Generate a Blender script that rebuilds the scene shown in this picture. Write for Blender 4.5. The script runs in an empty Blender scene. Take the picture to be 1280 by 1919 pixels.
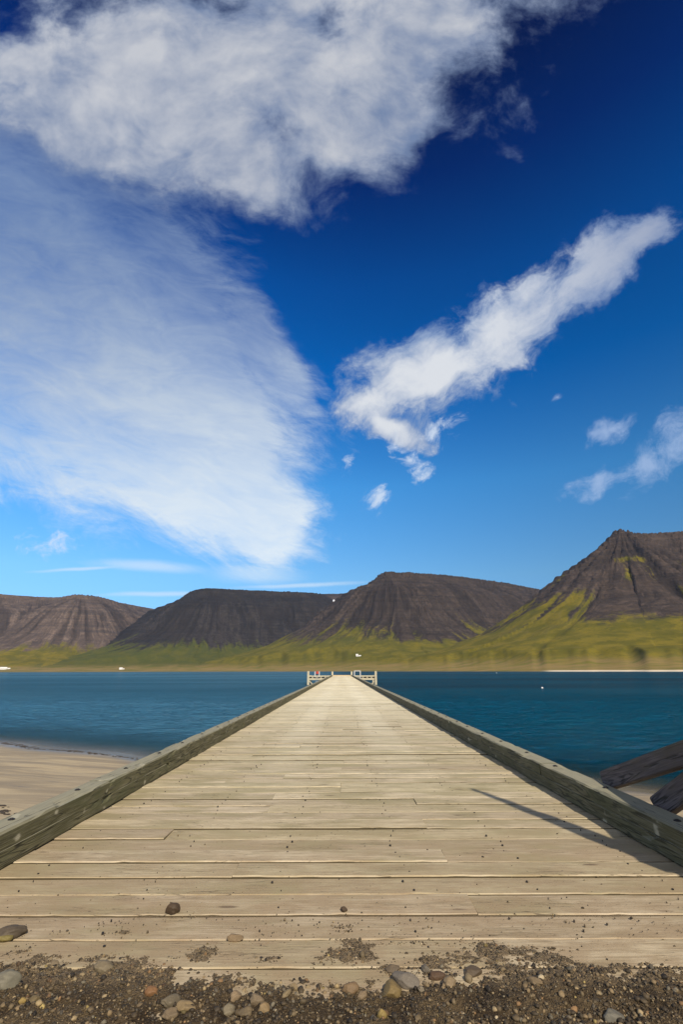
import bpy, bmesh, math, random
import numpy as np
from mathutils import Vector, Matrix

R = math.radians
random.seed(7)
S = bpy.context.scene

# ---------------------------------------------------------------- camera
FPX, CAMH = 906.0, 1.3
PITCH = math.atan((1256.8 - 959.5) / FPX)
cam_d = bpy.data.cameras.new('camera')
cam = bpy.data.objects.new('camera', cam_d)
S.collection.objects.link(cam)
cam.location = (0, 0, CAMH)
cam.rotation_euler = (R(90) + PITCH, R(0.15), 0)
cam_d.sensor_fit = 'VERTICAL'
cam_d.sensor_height = 36.0
cam_d.lens = 36.0 * FPX / 1919.0
cam_d.shift_x = -1.0 / 1919
cam_d.clip_start = 0.05
cam_d.clip_end = 40000
S.camera = cam
S.render.resolution_x, S.render.resolution_y = 684, 1024

# ---------------------------------------------------------------- sun
SUN = Vector((0.42, -1.18, 1.0)).normalized()
SUN_EL = math.asin(SUN.z)
sd = bpy.data.lights.new('sun', 'SUN')
sd.energy = 4.9
sd.angle = R(0.8)
sd.color = (1.0, 0.90, 0.75)
sun = bpy.data.objects.new('sun', sd)
S.collection.objects.link(sun)
sun.rotation_euler = SUN.to_track_quat('Z', 'Y').to_euler()

S.view_settings.view_transform = 'Standard'
S.view_settings.look = 'None'
S.view_settings.gamma = 1
S.view_settings.exposure = 0.3


# ---------------------------------------------------------------- node helper
class NT:
    def __init__(s, tree):
        s.t = tree; s.n = tree.nodes; s.l = tree.links

    def add(s, typ, **kw):
        n = s.n.new(typ)
        for k, v in kw.items(): setattr(n, k, v)
        return n

    def put(s, sock, v):
        if isinstance(v, bpy.types.NodeSocket): s.l.new(v, sock)
        elif v is not None:
            if sock.type == 'RGBA' and isinstance(v, (tuple, list)) and len(v) == 3: v = (*v, 1)
            sock.default_value = v

    def m(s, op, a, b=None, c=None, clamp=False):
        n = s.add('ShaderNodeMath', operation=op, use_clamp=clamp)
        for i, v in enumerate((a, b, c)):
            if v is not None: s.put(n.inputs[i], v)
        return n.outputs[0]

    def vm(s, op, a, b=None, out=0):
        n = s.add('ShaderNodeVectorMath', operation=op)
        s.put(n.inputs[0], a)
        if b is not None:
            if op == 'SCALE': s.put(n.inputs['Scale'], b)
            else: s.put(n.inputs[1], b)
        return n.outputs['Value'] if out else n.outputs[0]

    def comb(s, x, y, z):
        n = s.add('ShaderNodeCombineXYZ')
        for i, v in enumerate((x, y, z)): s.put(n.inputs[i], v)
        return n.outputs[0]

    def sep(s, v):
        n = s.add('ShaderNodeSeparateXYZ'); s.put(n.inputs[0], v)
        return n.outputs[0], n.outputs[1], n.outputs[2]

    def noise(s, vec, scale=5, detail=4, rough=0.5, dist=0.0, lac=2.0, color=False):
        n = s.add('ShaderNodeTexNoise')
        s.put(n.inputs['Vector'], vec); s.put(n.inputs['Scale'], scale)
        n.inputs['Detail'].default_value = detail
        n.inputs['Roughness'].default_value = rough
        n.inputs['Distortion'].default_value = dist
        n.inputs['Lacunarity'].default_value = lac
        return n.outputs['Color' if color else 'Fac']

    def voro(s, vec, scale, feature='F1', out='Distance', rnd=1.0):
        n = s.add('ShaderNodeTexVoronoi', feature=feature)
        s.put(n.inputs['Vector'], vec); s.put(n.inputs['Scale'], scale)
        n.inputs['Randomness'].default_value = rnd
        return n.outputs[out]

    def ss(s, v, lo, hi, a=0.0, b=1.0):
        n = s.add('ShaderNodeMapRange', interpolation_type='SMOOTHSTEP')
        s.put(n.inputs[0], v); s.put(n.inputs[1], lo); s.put(n.inputs[2], hi)
        n.inputs[3].default_value = a; n.inputs[4].default_value = b
        return n.outputs[0]

    def mix(s, f, a, b, mode='MIX'):
        n = s.add('ShaderNodeMix', data_type='RGBA', blend_type=mode)
        s.put(n.inputs[0], f); s.put(n.inputs[6], a); s.put(n.inputs[7], b)
        return n.outputs[2]

    def ramp(s, v, stops):
        n = s.add('ShaderNodeValToRGB'); s.put(n.inputs[0], v)
        cr = n.color_ramp
        while len(cr.elements) < len(stops): cr.elements.new(0.5)
        for e, (p, c) in zip(cr.elements, stops):
            e.position = p
            e.color = (*c, 1) if isinstance(c, tuple) else (c, c, c, 1)
        return n.outputs[0]

    def scale(s, v, xyz, loc=(0, 0, 0)):
        return s.vm('ADD', s.vm('MULTIPLY', v, xyz), loc)

    def bump(s, h, strength=0.5, dist=0.01, normal=None):
        n = s.add('ShaderNodeBump')
        s.put(n.inputs['Height'], h); s.put(n.inputs['Strength'], strength)
        n.inputs['Distance'].default_value = dist
        if normal is not None: s.put(n.inputs['Normal'], normal)
        return n.outputs[0]

    def attr(s, name, out='Fac'):
        n = s.add('ShaderNodeAttribute'); n.attribute_name = name
        return n.outputs[out]

    def geo(s, out='Position'):
        return s.add('ShaderNodeNewGeometry').outputs[out]

    def obj(s):
        return s.add('ShaderNodeTexCoord').outputs['Object']


def material(name):
    m = bpy.data.materials.new(name); m.use_nodes = True
    nt = NT(m.node_tree); nt.n.clear()
    out = nt.add('ShaderNodeOutputMaterial')
    return m, nt, out


def principled(nt, out, color, rough=0.8, normal=None, metal=0.0, spec=0.5):
    p = nt.add('ShaderNodeBsdfPrincipled')
    nt.put(p.inputs['Base Color'], color); nt.put(p.inputs['Roughness'], rough)
    nt.put(p.inputs['Metallic'], metal); nt.put(p.inputs['Specular IOR Level'], spec)
    if normal is not None: nt.put(p.inputs['Normal'], normal)
    nt.l.new(p.outputs[0], out.inputs[0])
    return p


# ---------------------------------------------------------------- world: sky and clouds at infinity
def pdir(x, y):
    u = (x - 641) / FPX; v = -(y - 959.5) / FPX
    return Vector((u, math.cos(PITCH) - v * math.sin(PITCH), math.sin(PITCH) + v * math.cos(PITCH)))

AX = Vector((0, math.cos(R(20)), math.sin(R(20)))); UP = Vector((0, -math.sin(R(20)), math.cos(R(20))))

def sky_uv(x, y):
    d = pdir(x, y)
    return d.x / d.dot(AX), d.dot(UP) / d.dot(AX)


def build_world():
    w = bpy.data.worlds.new('World'); S.world = w; w.use_nodes = True
    nt = NT(w.node_tree); nt.n.clear()
    out = nt.add('ShaderNodeOutputWorld'); bg = nt.add('ShaderNodeBackground')
    nt.l.new(bg.outputs[0], out.inputs[0])
    bg.inputs[1].default_value = 0.0812
    sky = nt.add('ShaderNodeTexSky'); sky.sky_type = 'NISHITA'; sky.sun_disc = False
    sky.sun_elevation = SUN_EL
    sky.sun_rotation = math.atan2(SUN.x, SUN.y)
    sky.air_density = 1.0; sky.dust_density = 0.3; sky.ozone_density = 2.0
    d = nt.vm('NORMALIZE', nt.add('ShaderNodeTexCoord').outputs['Generated'])
    dx, dy, dz = nt.sep(d)
    # clear northern air seen through a polariser: red falls away, darkest 90 degrees from the sun
    grade = nt.ramp(dz, SKY_STOPS)
    col = nt.vm('MULTIPLY', sky.outputs[0], grade)
    side = nt.m('MULTIPLY_ADD', dx, SKY_SIDE, 1.0)
    col = nt.vm('SCALE', col, nt.m('MULTIPLY', side, 4.0))
    # gnomonic chart of the northern sky
    fwd = nt.vm('DOT_PRODUCT', d, tuple(AX), out=1)
    fs = nt.m('MAXIMUM', fwd, 0.05)
    u0 = nt.m('DIVIDE', dx, fs); v0 = nt.m('DIVIDE', nt.vm('DOT_PRODUCT', d, tuple(UP), out=1), fs)
    uv = nt.comb(u0, v0, 0.0)
    front = nt.ss(fwd, 0.05, 0.25)

    def warp(vec, scale, amp, detail=2):
        n = nt.noise(vec, scale, detail, 0.5, color=True)
        o = nt.vm('SCALE', nt.vm('SUBTRACT', n, (0.5, 0.5, 0.5)), amp)
        return nt.vm('MULTIPLY', nt.vm('ADD', vec, o), (1, 1, 0))

    def blob(vec, x, y, a, b, rot, gain=1.0):
        """soft ellipse round the sky point of pixel x, y; a, b radii and rot in degrees (counter-clockwise)"""
        cu, cv = sky_uv(x, y)
        mp = nt.add('ShaderNodeMapping', vector_type='TEXTURE')
        nt.put(mp.inputs[0], vec)
        mp.inputs['Location'].default_value = (cu, cv, 0)
        mp.inputs['Rotation'].default_value = (0, 0, R(rot))
        mp.inputs['Scale'].default_value = (a / FPX, b / FPX, 1)
        ln = nt.vm('LENGTH', mp.outputs[0], out=1)
        v = nt.m('SUBTRACT', 1.0, ln)          # negative outside
        return nt.m('MULTIPLY', v, gain) if gain != 1 else v

    def union(vals):
        r = vals[0]
        for v in vals[1:]:
            n = nt.add('ShaderNodeMath', operation='SMOOTH_MAX')
            nt.put(n.inputs[0], r); nt.put(n.inputs[1], v); n.inputs[2].default_value = 0.25
            r = n.outputs[0]
        return r

    def rotuv(vec, deg, sx, sy):
        mp = nt.add('ShaderNodeMapping'); nt.put(mp.inputs[0], vec)
        mp.inputs['Rotation'].default_value = (0, 0, R(-deg))
        m2 = nt.scale(mp.outputs[0], (sx, sy, 1))
        return m2

    bk = nt.noise(nt.scale(d, (1.0, 1.0, 2.2)), 2.2, 5, 0.6)
    rest = nt.m('MULTIPLY', nt.ss(bk, 0.34, 0.58), nt.m('SUBTRACT', 1.0, nt.ss(fwd, 0.05, 0.30)))
    rest = nt.m('MULTIPLY', rest, nt.ss(dz, -0.02, 0.10))
    col = nt.mix(nt.m('MULTIPLY', rest, 0.75), col, (10.5, 10.0, 9.4))  # unseen cloud cover added outside the view to lift and neutralise ambient light
    layers = []
    w1 = warp(warp(uv, 3.0, 0.13), 11.0, 0.035, 3)
    # --- B: broad thin cirrus sheet on the left
    wb = warp(warp(uv, 2.2, 0.10), 7.0, 0.03, 3)
    mB = union([blob(wb, *e) for e in CLOUD_B])
    stB = nt.noise(rotuv(wb, -28, 1.2, 3.0), 2.2, 12, 0.66, 0.5)
    stB2 = nt.noise(rotuv(wb, -14, 1.6, 5.0), 5.0, 12, 0.72, 0.6)
    stB3 = nt.noise(rotuv(wb, -24, 1.0, 2.2), 1.7, 6, 0.55, 0.6)
    lowB = nt.ss(v0, 0.62, -0.20)                       # denser low down
    base = nt.m('MULTIPLY_ADD', nt.m('SUBTRACT', stB, 0.5), 2.6, nt.m('MULTIPLY', mB, 2.4))
    base = nt.m('MULTIPLY_ADD', nt.m('SUBTRACT', stB2, 0.5), 1.1, base)
    dB = nt.ss(base, -0.10, 1.0)
    tex = nt.m('ADD', nt.m('MULTIPLY', nt.m('SUBTRACT', stB2, 0.5), 1.15), nt.m('MULTIPLY', nt.m('SUBTRACT', stB3, 0.5), 2.1))
    tex = nt.m('MULTIPLY_ADD', nt.m('SUBTRACT', stB, 0.5), 0.5, tex)
    dB = nt.m('MULTIPLY', dB, nt.m('ADD', nt.m('MULTIPLY_ADD', lowB, 0.36, 0.58), nt.m('MULTIPLY', tex, nt.m('MULTIPLY_ADD', lowB, -0.20, 0.80))), clamp=True)
    colB = nt.mix(lowB, (0.20, 0.29, 0.48), (0.78, 0.88, 0.97))
    layers.append((dB, colB))
    # --- A: big lumpy sheet overhead
    mA = union([blob(w1, *e) for e in CLOUD_A])
    nA = nt.noise(nt.scale(w1, (1, 1.25, 1)), 3.6, 12, 0.63)
    nA2 = nt.noise(nt.scale(w1, (1, 1.2, 1), (3.1, 1.7, 0.4)), 3.4, 7, 0.55)
    nA3 = nt.noise(nt.scale(w1, (1, 1.2, 1), (3.13, 1.66, 0.4)), 3.4, 7, 0.55)
    bA = nt.m('MULTIPLY_ADD', nt.m('SUBTRACT', nA, 0.5), 4.6, nt.m('MULTIPLY', mA, 2.1))
    dA = nt.m('MULTIPLY', nt.ss(bA, -0.25, 0.85), 0.96)
    lightA = nt.m('ADD', nt.m('MULTIPLY', nt.ss(nt.m('MULTIPLY_ADD', nA2, 0.8, nt.m('MULTIPLY', nA, 0.5)), 0.46, 0.80), 0.82),
                  nt.m('MULTIPLY', nt.m('SUBTRACT', nA2, nA3), 2.2))
    lightA = nt.m('MULTIPLY', lightA, nt.ss(bA, 0.0, 1.3), clamp=True)
    colA = nt.mix(lightA, (0.18, 0.25, 0.41), (0.58, 0.60, 0.65))
    layers.append((dA, colA))
    # --- C: slanting puffy bar on the right, with crumbs below it
    w2 = warp(warp(uv, 5.0, 0.09), 15.0, 0.038, 4)
    mC = union([blob(w2, *e) for e in CLOUD_C])
    nC = nt.noise(rotuv(w2, 33, 1.0, 1.4), 7.5, 12, 0.66)
    nC2 = nt.noise(rotuv(w2, 33, 0.7, 1.7), 5.0, 6, 0.55)
    bC = nt.m('MULTIPLY_ADD', nt.m('SUBTRACT', nC, 0.5), 4.3, nt.m('MULTIPLY', mC, 2.0))
    fadeC = nt.ss(u0, 0.78, 0.22, 0.55, 1.0)
    dC = nt.m('MULTIPLY', nt.ss(bC, -0.15, 0.85), fadeC)
    lC = nt.m('MULTIPLY', nt.ss(nt.m('MULTIPLY_ADD', nC2, 0.8, nt.m('MULTIPLY', bC, 0.25)), 0.40, 0.85), fadeC)
    colC = nt.mix(lC, (0.25, 0.35, 0.56), (0.72, 0.75, 0.80))
    layers.append((dC, colC))
    # --- D: faint patches low on the right and little clouds
    nE = nt.noise(rotuv(w2, 20, 1.0, 1.5), 19.0, 9, 0.68)
    mD = union([blob(w2, *e) for e in CLOUD_D])
    bD = nt.m('MULTIPLY_ADD', nt.m('SUBTRACT', nC, 0.5), 3.4, nt.m('MULTIPLY', mD, 1.4))
    bD = nt.m('MULTIPLY_ADD', nt.m('SUBTRACT', nE, 0.5), 2.6, bD)
    dD = nt.m('MULTIPLY', nt.ss(bD, 0.0, 1.5), 0.62)
    layers.append((dD, (0.46, 0.58, 0.82)))
    mE = union([blob(w2, *e) for e in CLOUD_E])
    bE = nt.m('MULTIPLY_ADD', nt.m('SUBTRACT', nE, 0.5), 5.0, nt.m('MULTIPLY', mE, 1.3))
    dE = nt.m('MULTIPLY', nt.ss(bE, 0.15, 1.7), 0.80)
    layers.append((dE, (0.72, 0.81, 0.93)))
    wf = warp(uv, 4.0, 0.02)
    mF = union([blob(wf, *e) for e in CLOUD_F])
    dF = nt.m('MULTIPLY', nt.ss(nt.m('MULTIPLY_ADD', nt.m('SUBTRACT', stB2, 0.5), 0.6, mF), 0.0, 0.9), 0.6)
    layers.append((dF, (0.68, 0.83, 0.97)))
    for den, c in layers:
        cs = nt.vm('SCALE', c, 10.0)
        col = nt.mix(nt.m('MULTIPLY', den, front), col, cs)
    nt.put(bg.inputs[0], col)
    w.cycles.sampling_method = 'MANUAL'
    w.cycles.sample_map_resolution = 512


SKY_SIDE = -0.42
# x, y of centre, radii (px), rotation, gain
CLOUD_A = [(430, 120, 470, 210, 0), (720, 90, 250, 170, 35), (150, 210, 260, 120, -18), (400, 262, 260, 105, -26),
           (660, 250, 230, 90, 20), (560, -120, 600, 170, 0), (60, 130, 170, 80, -20)]
CLOUD_B = [(250, 740, 400, 270, -25), (110, 480, 350, 280, -30), (490, 970, 125, 115, 20), (390, 900, 240, 150, -25),
           (300, 560, 250, 170, -42), (495, 660, 175, 60, -58),  (-60, 700, 260, 260, 0), (90, 300, 260, 170, -20), (40, 240, 330, 120, -22), (-40, 560, 300, 330, 0)]
CLOUD_C = [(800, 700, 175, 98, 20), (950, 615, 215, 82, 34), (1110, 510, 175, 66, 36), (1205, 445, 85, 46, 40),
           (700, 755, 95, 50, 10), (735, 795, 80, 26, -25)]
CLOUD_D = [(1135, 890, 105, 32, 20), (1215, 860, 95, 40, 28), (1275, 830, 80, 52, 45), (1150, 800, 60, 24, 10), (1048, 747, 12, 7, 0)]
CLOUD_E = [(780, 876, 36, 26, -20), (762, 850, 30, 20, 0), (825, 808, 50, 26, 20), (708, 942, 34, 26, -20), (100, 1022, 62, 30, 5), (648, 862, 20, 24, 0), (740, 825, 50, 20, -20)]
CLOUD_F = [(280, 1060, 150, 15, -4), (150, 1064, 120, 5, 2), (300, 1113, 150, 7, 1), (560, 1096, 170, 6, 2), (480, 1075, 120, 26, -2)]
SKY_STOPS = [(0.0, (.10, .17, .28)), (0.055, (.115, .18, .30)), (0.177, (.15, .255, .32)), (0.359, (.09, .29, .415)), (0.541, (.0, .185, .385)),
             (0.686, (.0, .125, .31)), (0.79, (.0, .045, .17)), (0.862, (.0, .018, .088)), (1.0, (.0, .012, .065))]
build_world()


# ================================================================ object helpers
COL = S.collection

def tag(o, label=None, cat=None, group=None, kind=None):
    if label: o['label'] = label
    if cat: o['category'] = cat
    if group: o['group'] = group
    if kind: o['kind'] = kind
    return o

def empty(name, loc=(0, 0, 0), rz=0.0):
    o = bpy.data.objects.new(name, None); COL.objects.link(o)
    o.location = loc; o.rotation_euler = (0, 0, rz); o.empty_display_size = 0.2
    return o

def link(name, me, mat, parent=None, smooth=False):
    o = bpy.data.objects.new(name, me); COL.objects.link(o)
    if mat is not None and not me.materials: me.materials.append(mat)
    if parent is not None: o.parent = parent
    if smooth: me.polygons.foreach_set('use_smooth', [True] * len(me.polygons))
    return o

def np_mesh(name, verts, faces, attrs=None, smooth=False):
    """verts (n,3), faces (m,k) arrays; attrs {name: per-vertex float array or (n,3) colours}"""
    verts = np.asarray(verts, np.float32); faces = np.asarray(faces, np.int32)
    me = bpy.data.meshes.new(name)
    me.vertices.add(len(verts)); me.vertices.foreach_set('co', verts.ravel())
    k = faces.shape[1]
    me.loops.add(faces.size); me.loops.foreach_set('vertex_index', faces.ravel())
    me.polygons.add(len(faces)); me.polygons.foreach_set('loop_start', np.arange(0, faces.size, k, dtype=np.int32))
    me.update(calc_edges=True); me.validate()
    me.polygons.foreach_set('use_smooth', np.full(len(me.polygons), bool(smooth)))
    for n, a in (attrs or {}).items():
        a = np.asarray(a, np.float32)
        if a.ndim == 1:
            at = me.attributes.new(n, 'FLOAT', 'POINT'); at.data.foreach_set('value', a)
        else:
            at = me.attributes.new(n, 'FLOAT_COLOR', 'POINT')
            at.data.foreach_set('color', np.c_[a, np.ones(len(a))].astype(np.float32).ravel())
    return me

def grid_faces(nu, nv):
    """nu rows x nv columns of vertices"""
    i = np.arange(nu - 1)[:, None] * nv + np.arange(nv - 1)[None, :]
    i = i.ravel()
    return np.stack([i, i + 1, i + nv + 1, i + nv], 1)

class MB:
    """collects boxes and tubes in one bmesh"""
    def __init__(s): s.bm = bmesh.new()

    def box(s, c, size, rot=None, bevel=0.0):
        r = bmesh.ops.create_cube(s.bm, size=1.0)
        vs = r['verts']
        bmesh.ops.scale(s.bm, vec=size, verts=vs)
        if bevel:
            es = list({e for v in vs for e in v.link_edges})
            o = bmesh.ops.bevel(s.bm, geom=es, offset=bevel, segments=2, affect='EDGES')
            vs = list({v for f in o['faces'] for v in f.verts} | {v for v in vs if v.is_valid})
        if rot is not None: bmesh.ops.rotate(s.bm, cent=(0, 0, 0), matrix=rot, verts=vs)
        bmesh.ops.translate(s.bm, vec=c, verts=vs)
        return s

    def bar(s, a, b, w, t, bevel=0.0, up=(0, 0, 1)):
        a = Vector(a); b = Vector(b); z = (b - a)
        L = z.length; z.normalize(); x = Vector(up).cross(z)
        if x.length < 1e-4: x = Vector((1, 0, 0))
        x.normalize(); y = z.cross(x)
        rot = Matrix((x, y, z)).transposed()
        return s.box((a + b) / 2, (w, t, L), rot, bevel)

    def tube(s, a, b, r0, r1=None, n=16, caps=True):
        a = Vector(a); b = Vector(b); z = (b - a)
        r = bmesh.ops.create_cone(s.bm, cap_ends=caps, segments=n, radius1=r0, radius2=r0 if r1 is None else r1, depth=z.length)
        q = z.to_track_quat('Z', 'Y').to_matrix()
        bmesh.ops.rotate(s.bm, cent=(0, 0, 0), matrix=q, verts=r['verts'])
        bmesh.ops.translate(s.bm, vec=(a + b) / 2, verts=r['verts'])
        return s

    def build(s, name, mat, parent=None, smooth=False):
        me = bpy.data.meshes.new(name); s.bm.to_mesh(me); s.bm.free()
        return link(name, me, mat, parent, smooth)

# ---------------------------------------------------------------- numpy noise
def _hash(ix, iy, seed):
    h = (ix.astype(np.int64) * 374761393 + iy.astype(np.int64) * 668265263 + seed * 974711) & 0xffffffff
    h = ((h ^ (h >> 13)) * 1274126177) & 0xffffffff
    return ((h ^ (h >> 16)) & 0xffff) / 65535.0

def vnoise(x, y, seed=0):
    x = np.asarray(x, float); y = np.asarray(y, float)
    ix = np.floor(x); iy = np.floor(y); fx = x - ix; fy = y - iy
    fx = fx * fx * fx * (fx * (fx * 6 - 15) + 10); fy = fy * fy * fy * (fy * (fy * 6 - 15) + 10)
    ix = ix.astype(np.int64); iy = iy.astype(np.int64)
    a = _hash(ix, iy, seed); b = _hash(ix + 1, iy, seed); c = _hash(ix, iy + 1, seed); d = _hash(ix + 1, iy + 1, seed)
    return (a * (1 - fx) + b * fx) * (1 - fy) + (c * (1 - fx) + d * fx) * fy

def fbm(x, y, seed=0, oct=5, rough=0.5):
    t = 0; a = 1; n = 0
    for o in range(oct):
        t = t + a * vnoise(x * 2 ** o + 17.3 * o, y * 2 ** o - 9.1 * o, seed + o); n += a; a *= rough
    return t / n

def sstep(x, a, b):
    t = np.clip((x - a) / (b - a), 0, 1)
    return t * t * (3 - 2 * t)

# ================================================================ materials
def mat_deck():
    m, nt, out = material('weathered_deck_wood')
    P = nt.geo(); x, y, z = nt.sep(P)
    rnd = nt.attr('rnd'); rnd2 = nt.attr('rnd2')
    off = nt.comb(nt.m('MULTIPLY', rnd, 37.0), nt.m('MULTIPLY', rnd2, 11.0), nt.m('MULTIPLY', rnd, 5.0))
    g = nt.vm('ADD', nt.scale(P, (1.1, 34.0, 8.0)), off)
    grain = nt.noise(g, 2.2, 7, 0.62, 0.7)
    fine = nt.noise(nt.vm('ADD', nt.scale(P, (5.0, 190.0, 60.0)), off), 1.6, 4, 0.6)
    broad = nt.noise(nt.vm('ADD', nt.scale(P, (0.9, 2.2, 1.0)), off), 1.5, 4, 0.55)
    patch = nt.noise(nt.scale(P, (0.55, 0.22, 1)), 1.0, 3, 0.5)
    c = nt.mix(rnd, (0.33, 0.258, 0.165), (0.54, 0.448, 0.308))
    blot = nt.noise(nt.vm('ADD', nt.scale(P, (1.6, 9.0, 1.0)), off), 1.3, 6, 0.68, 0.4)
    c = nt.mix(nt.ss(blot, 0.52, 0.36, 0, 0.70), c, (0.23, 0.19, 0.11))
    c = nt.mix(nt.ss(blot, 0.56, 0.70, 0, 0.50), c, (0.62, 0.54, 0.40))
    c = nt.mix(nt.m('MULTIPLY', rnd2, 0.55), c, (0.45, 0.39, 0.225))
    c = nt.mix(nt.ss(grain, 0.54, 0.34, 0, 0.75), c, (0.215, 0.165, 0.095))
    c = nt.mix(nt.ss(fine, 0.52, 0.32, 0, 0.65), c, (0.21, 0.175, 0.115))
    c = nt.mix(nt.ss(fine, 0.56, 0.74, 0, 0.40), c, (0.56, 0.50, 0.39))
    c = nt.mix(nt.ss(broad, 0.56, 0.36, 0, 0.80), c, (0.255, 0.215, 0.115))
    # bleached, cleaner boards towards the sea; brown grit trodden in by the land end
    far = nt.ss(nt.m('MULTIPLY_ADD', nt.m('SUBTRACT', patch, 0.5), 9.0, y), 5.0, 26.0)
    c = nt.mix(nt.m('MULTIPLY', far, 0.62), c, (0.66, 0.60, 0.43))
    wheel = nt.m('MULTIPLY', nt.ss(nt.m('ABSOLUTE', nt.m('SUBTRACT', nt.m('ABSOLUTE', x), 0.85)), 0.55, 0.15), nt.ss(y, 4, 12))
    c = nt.mix(nt.m('MULTIPLY', wheel, nt.m('MULTIPLY', patch, 0.35)), c, (0.72, 0.67, 0.52))
    dirt = nt.noise(nt.scale(P, (1.6, 3.0, 1)), 2.0, 8, 0.68)
    near = nt.ss(y, 6.5, 2.7)
    c = nt.mix(nt.m('MULTIPLY', near, nt.ss(dirt, 0.36, 0.62, 0.30, 0.78)), c, (0.25, 0.178, 0.103))
    speck = nt.noise(P, 95.0, 3, 0.6)
    c = nt.mix(nt.m('MULTIPLY', nt.ss(speck, 0.63, 0.70), nt.ss(dirt, 0.40, 0.62, 0.15, 0.9)), c, (0.085, 0.062, 0.04))
    # long cracks (checks) and knots
    crk = nt.noise(nt.vm('ADD', nt.scale(P, (1.3, 26.0, 1.0)), off), 2.0, 2, 0.5, 0.3)
    crl = nt.ss(nt.m('ABSOLUTE', nt.m('SUBTRACT', crk, 0.5)), 0.012, 0.0)
    crm = nt.m('MULTIPLY', crl, nt.ss(nt.noise(nt.vm('ADD', nt.scale(P, (1.5, 8, 1)), off), 1.0, 2), 0.52, 0.62))
    c = nt.mix(nt.m('MULTIPLY', crm, 0.9), c, (0.07, 0.05, 0.03))
    kn = nt.voro(nt.vm('ADD', nt.scale(P, (1.2, 4.6, 0.0)), off), 1.0)
    knot = nt.ss(kn, 0.095, 0.04)
    c = nt.mix(nt.m('MULTIPLY', knot, 0.75), c, (0.095, 0.06, 0.035))
    arris = nt.attr('edge')
    c = nt.mix(nt.m('MULTIPLY', nt.m('MAXIMUM', nt.m('MULTIPLY', arris, -1.0), 0.0), nt.ss(nt.noise(nt.vm('ADD', nt.scale(P, (2.2, 0, 0)), off), 1.0, 3, 0.6), 0.40, 0.62, 0.0, 0.35)), c, (0.52, 0.44, 0.32))
    c = nt.mix(nt.m('MULTIPLY', nt.m('MAXIMUM', arris, 0.0), 0.95), c, (0.060, 0.045, 0.022))
    h = nt.m('ADD', nt.m('MULTIPLY', grain, 0.7), nt.m('MULTIPLY', fine, 0.5))
    h = nt.m('SUBTRACT', h, nt.m('MULTIPLY', crm, 1.2))
    h = nt.m('MULTIPLY_ADD', speck, 0.35, h)
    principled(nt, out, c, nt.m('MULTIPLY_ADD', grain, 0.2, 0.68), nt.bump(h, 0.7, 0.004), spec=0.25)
    return m

def mat_timber(name, light, dark, pale, moss, stretch=(7.0, 0.55, 7.0), palemul=0.8):
    """long timber running along its own Y axis, with ring figure, checks and pale worn patches"""
    m, nt, out = material(name)
    P = nt.obj(); r = nt.add('ShaderNodeObjectInfo').outputs['Random']
    P = nt.vm('ADD', P, nt.comb(nt.m('MULTIPLY', r, 13.0), nt.m('MULTIPLY', r, 71.0), nt.m('MULTIPLY', r, 5.0)))
    g = nt.noise(nt.scale(P, stretch), 1.3, 3, 0.5, 0.6)
    rings = nt.m('SINE', nt.m('MULTIPLY', g, 62.0))
    fine = nt.noise(nt.scale(P, (60, 2.2, 60)), 1.6, 5, 0.6)
    broad = nt.noise(nt.scale(P, (2.0, 0.9, 2.0)), 1.4, 4, 0.6)
    c = nt.mix(nt.ss(broad, 0.3, 0.7), dark, light)
    c = nt.mix(nt.m('MULTIPLY', nt.ss(rings, 0.0, 1.0, 0, 0.85), nt.ss(broad, 0.36, 0.56)), c, tuple(v * 0.35 for v in dark))
    c = nt.mix(nt.ss(fine, 0.45, 0.75, 0, 0.5), c, pale)
    mo = nt.noise(nt.scale(P, (3, 1.5, 3), (4, 2, 9)), 1.2, 5, 0.6)
    c = nt.mix(nt.ss(mo, 0.5, 0.66, 0, 0.6), c, moss)
    pt = nt.noise(nt.scale(P, (2.6, 1.5, 2.6), (8, 1, 3)), 2.0, 3, 0.5)
    c = nt.mix(nt.ss(pt, 0.66, 0.72, 0, palemul), c, tuple(min(1, v * 1.5) for v in pale))
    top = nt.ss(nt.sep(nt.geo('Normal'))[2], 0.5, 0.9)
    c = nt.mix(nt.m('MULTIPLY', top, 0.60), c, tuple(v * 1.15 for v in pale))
    crk = nt.noise(nt.scale(P, (9, 0.5, 9)), 1.0, 3, 0.5)
    cr = nt.ss(nt.m('ABSOLUTE', nt.m('SUBTRACT', crk, 0.5)), 0.010, 0.0)
    c = nt.mix(nt.m('MULTIPLY', cr, 0.8), c, (0.02, 0.018, 0.012))
    h = nt.m('MULTIPLY_ADD', fine, 0.8, nt.m('MULTIPLY', rings, 0.15))
    h = nt.m('SUBTRACT', h, cr)
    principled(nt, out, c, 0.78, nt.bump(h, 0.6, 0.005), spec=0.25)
    return m

def mat_plain(name, color, rough=0.6, metal=0.0, var=0.25, sc=6.0):
    m, nt, out = material(name)
    P = nt.obj(); n = nt.noise(P, sc, 5, 0.6)
    c = nt.mix(nt.ss(n, 0.35, 0.7, 0, var * 2), color, tuple(v * 0.55 for v in color))
    principled(nt, out, c, rough, nt.bump(n, 0.2, 0.01), metal)
    return m

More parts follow.
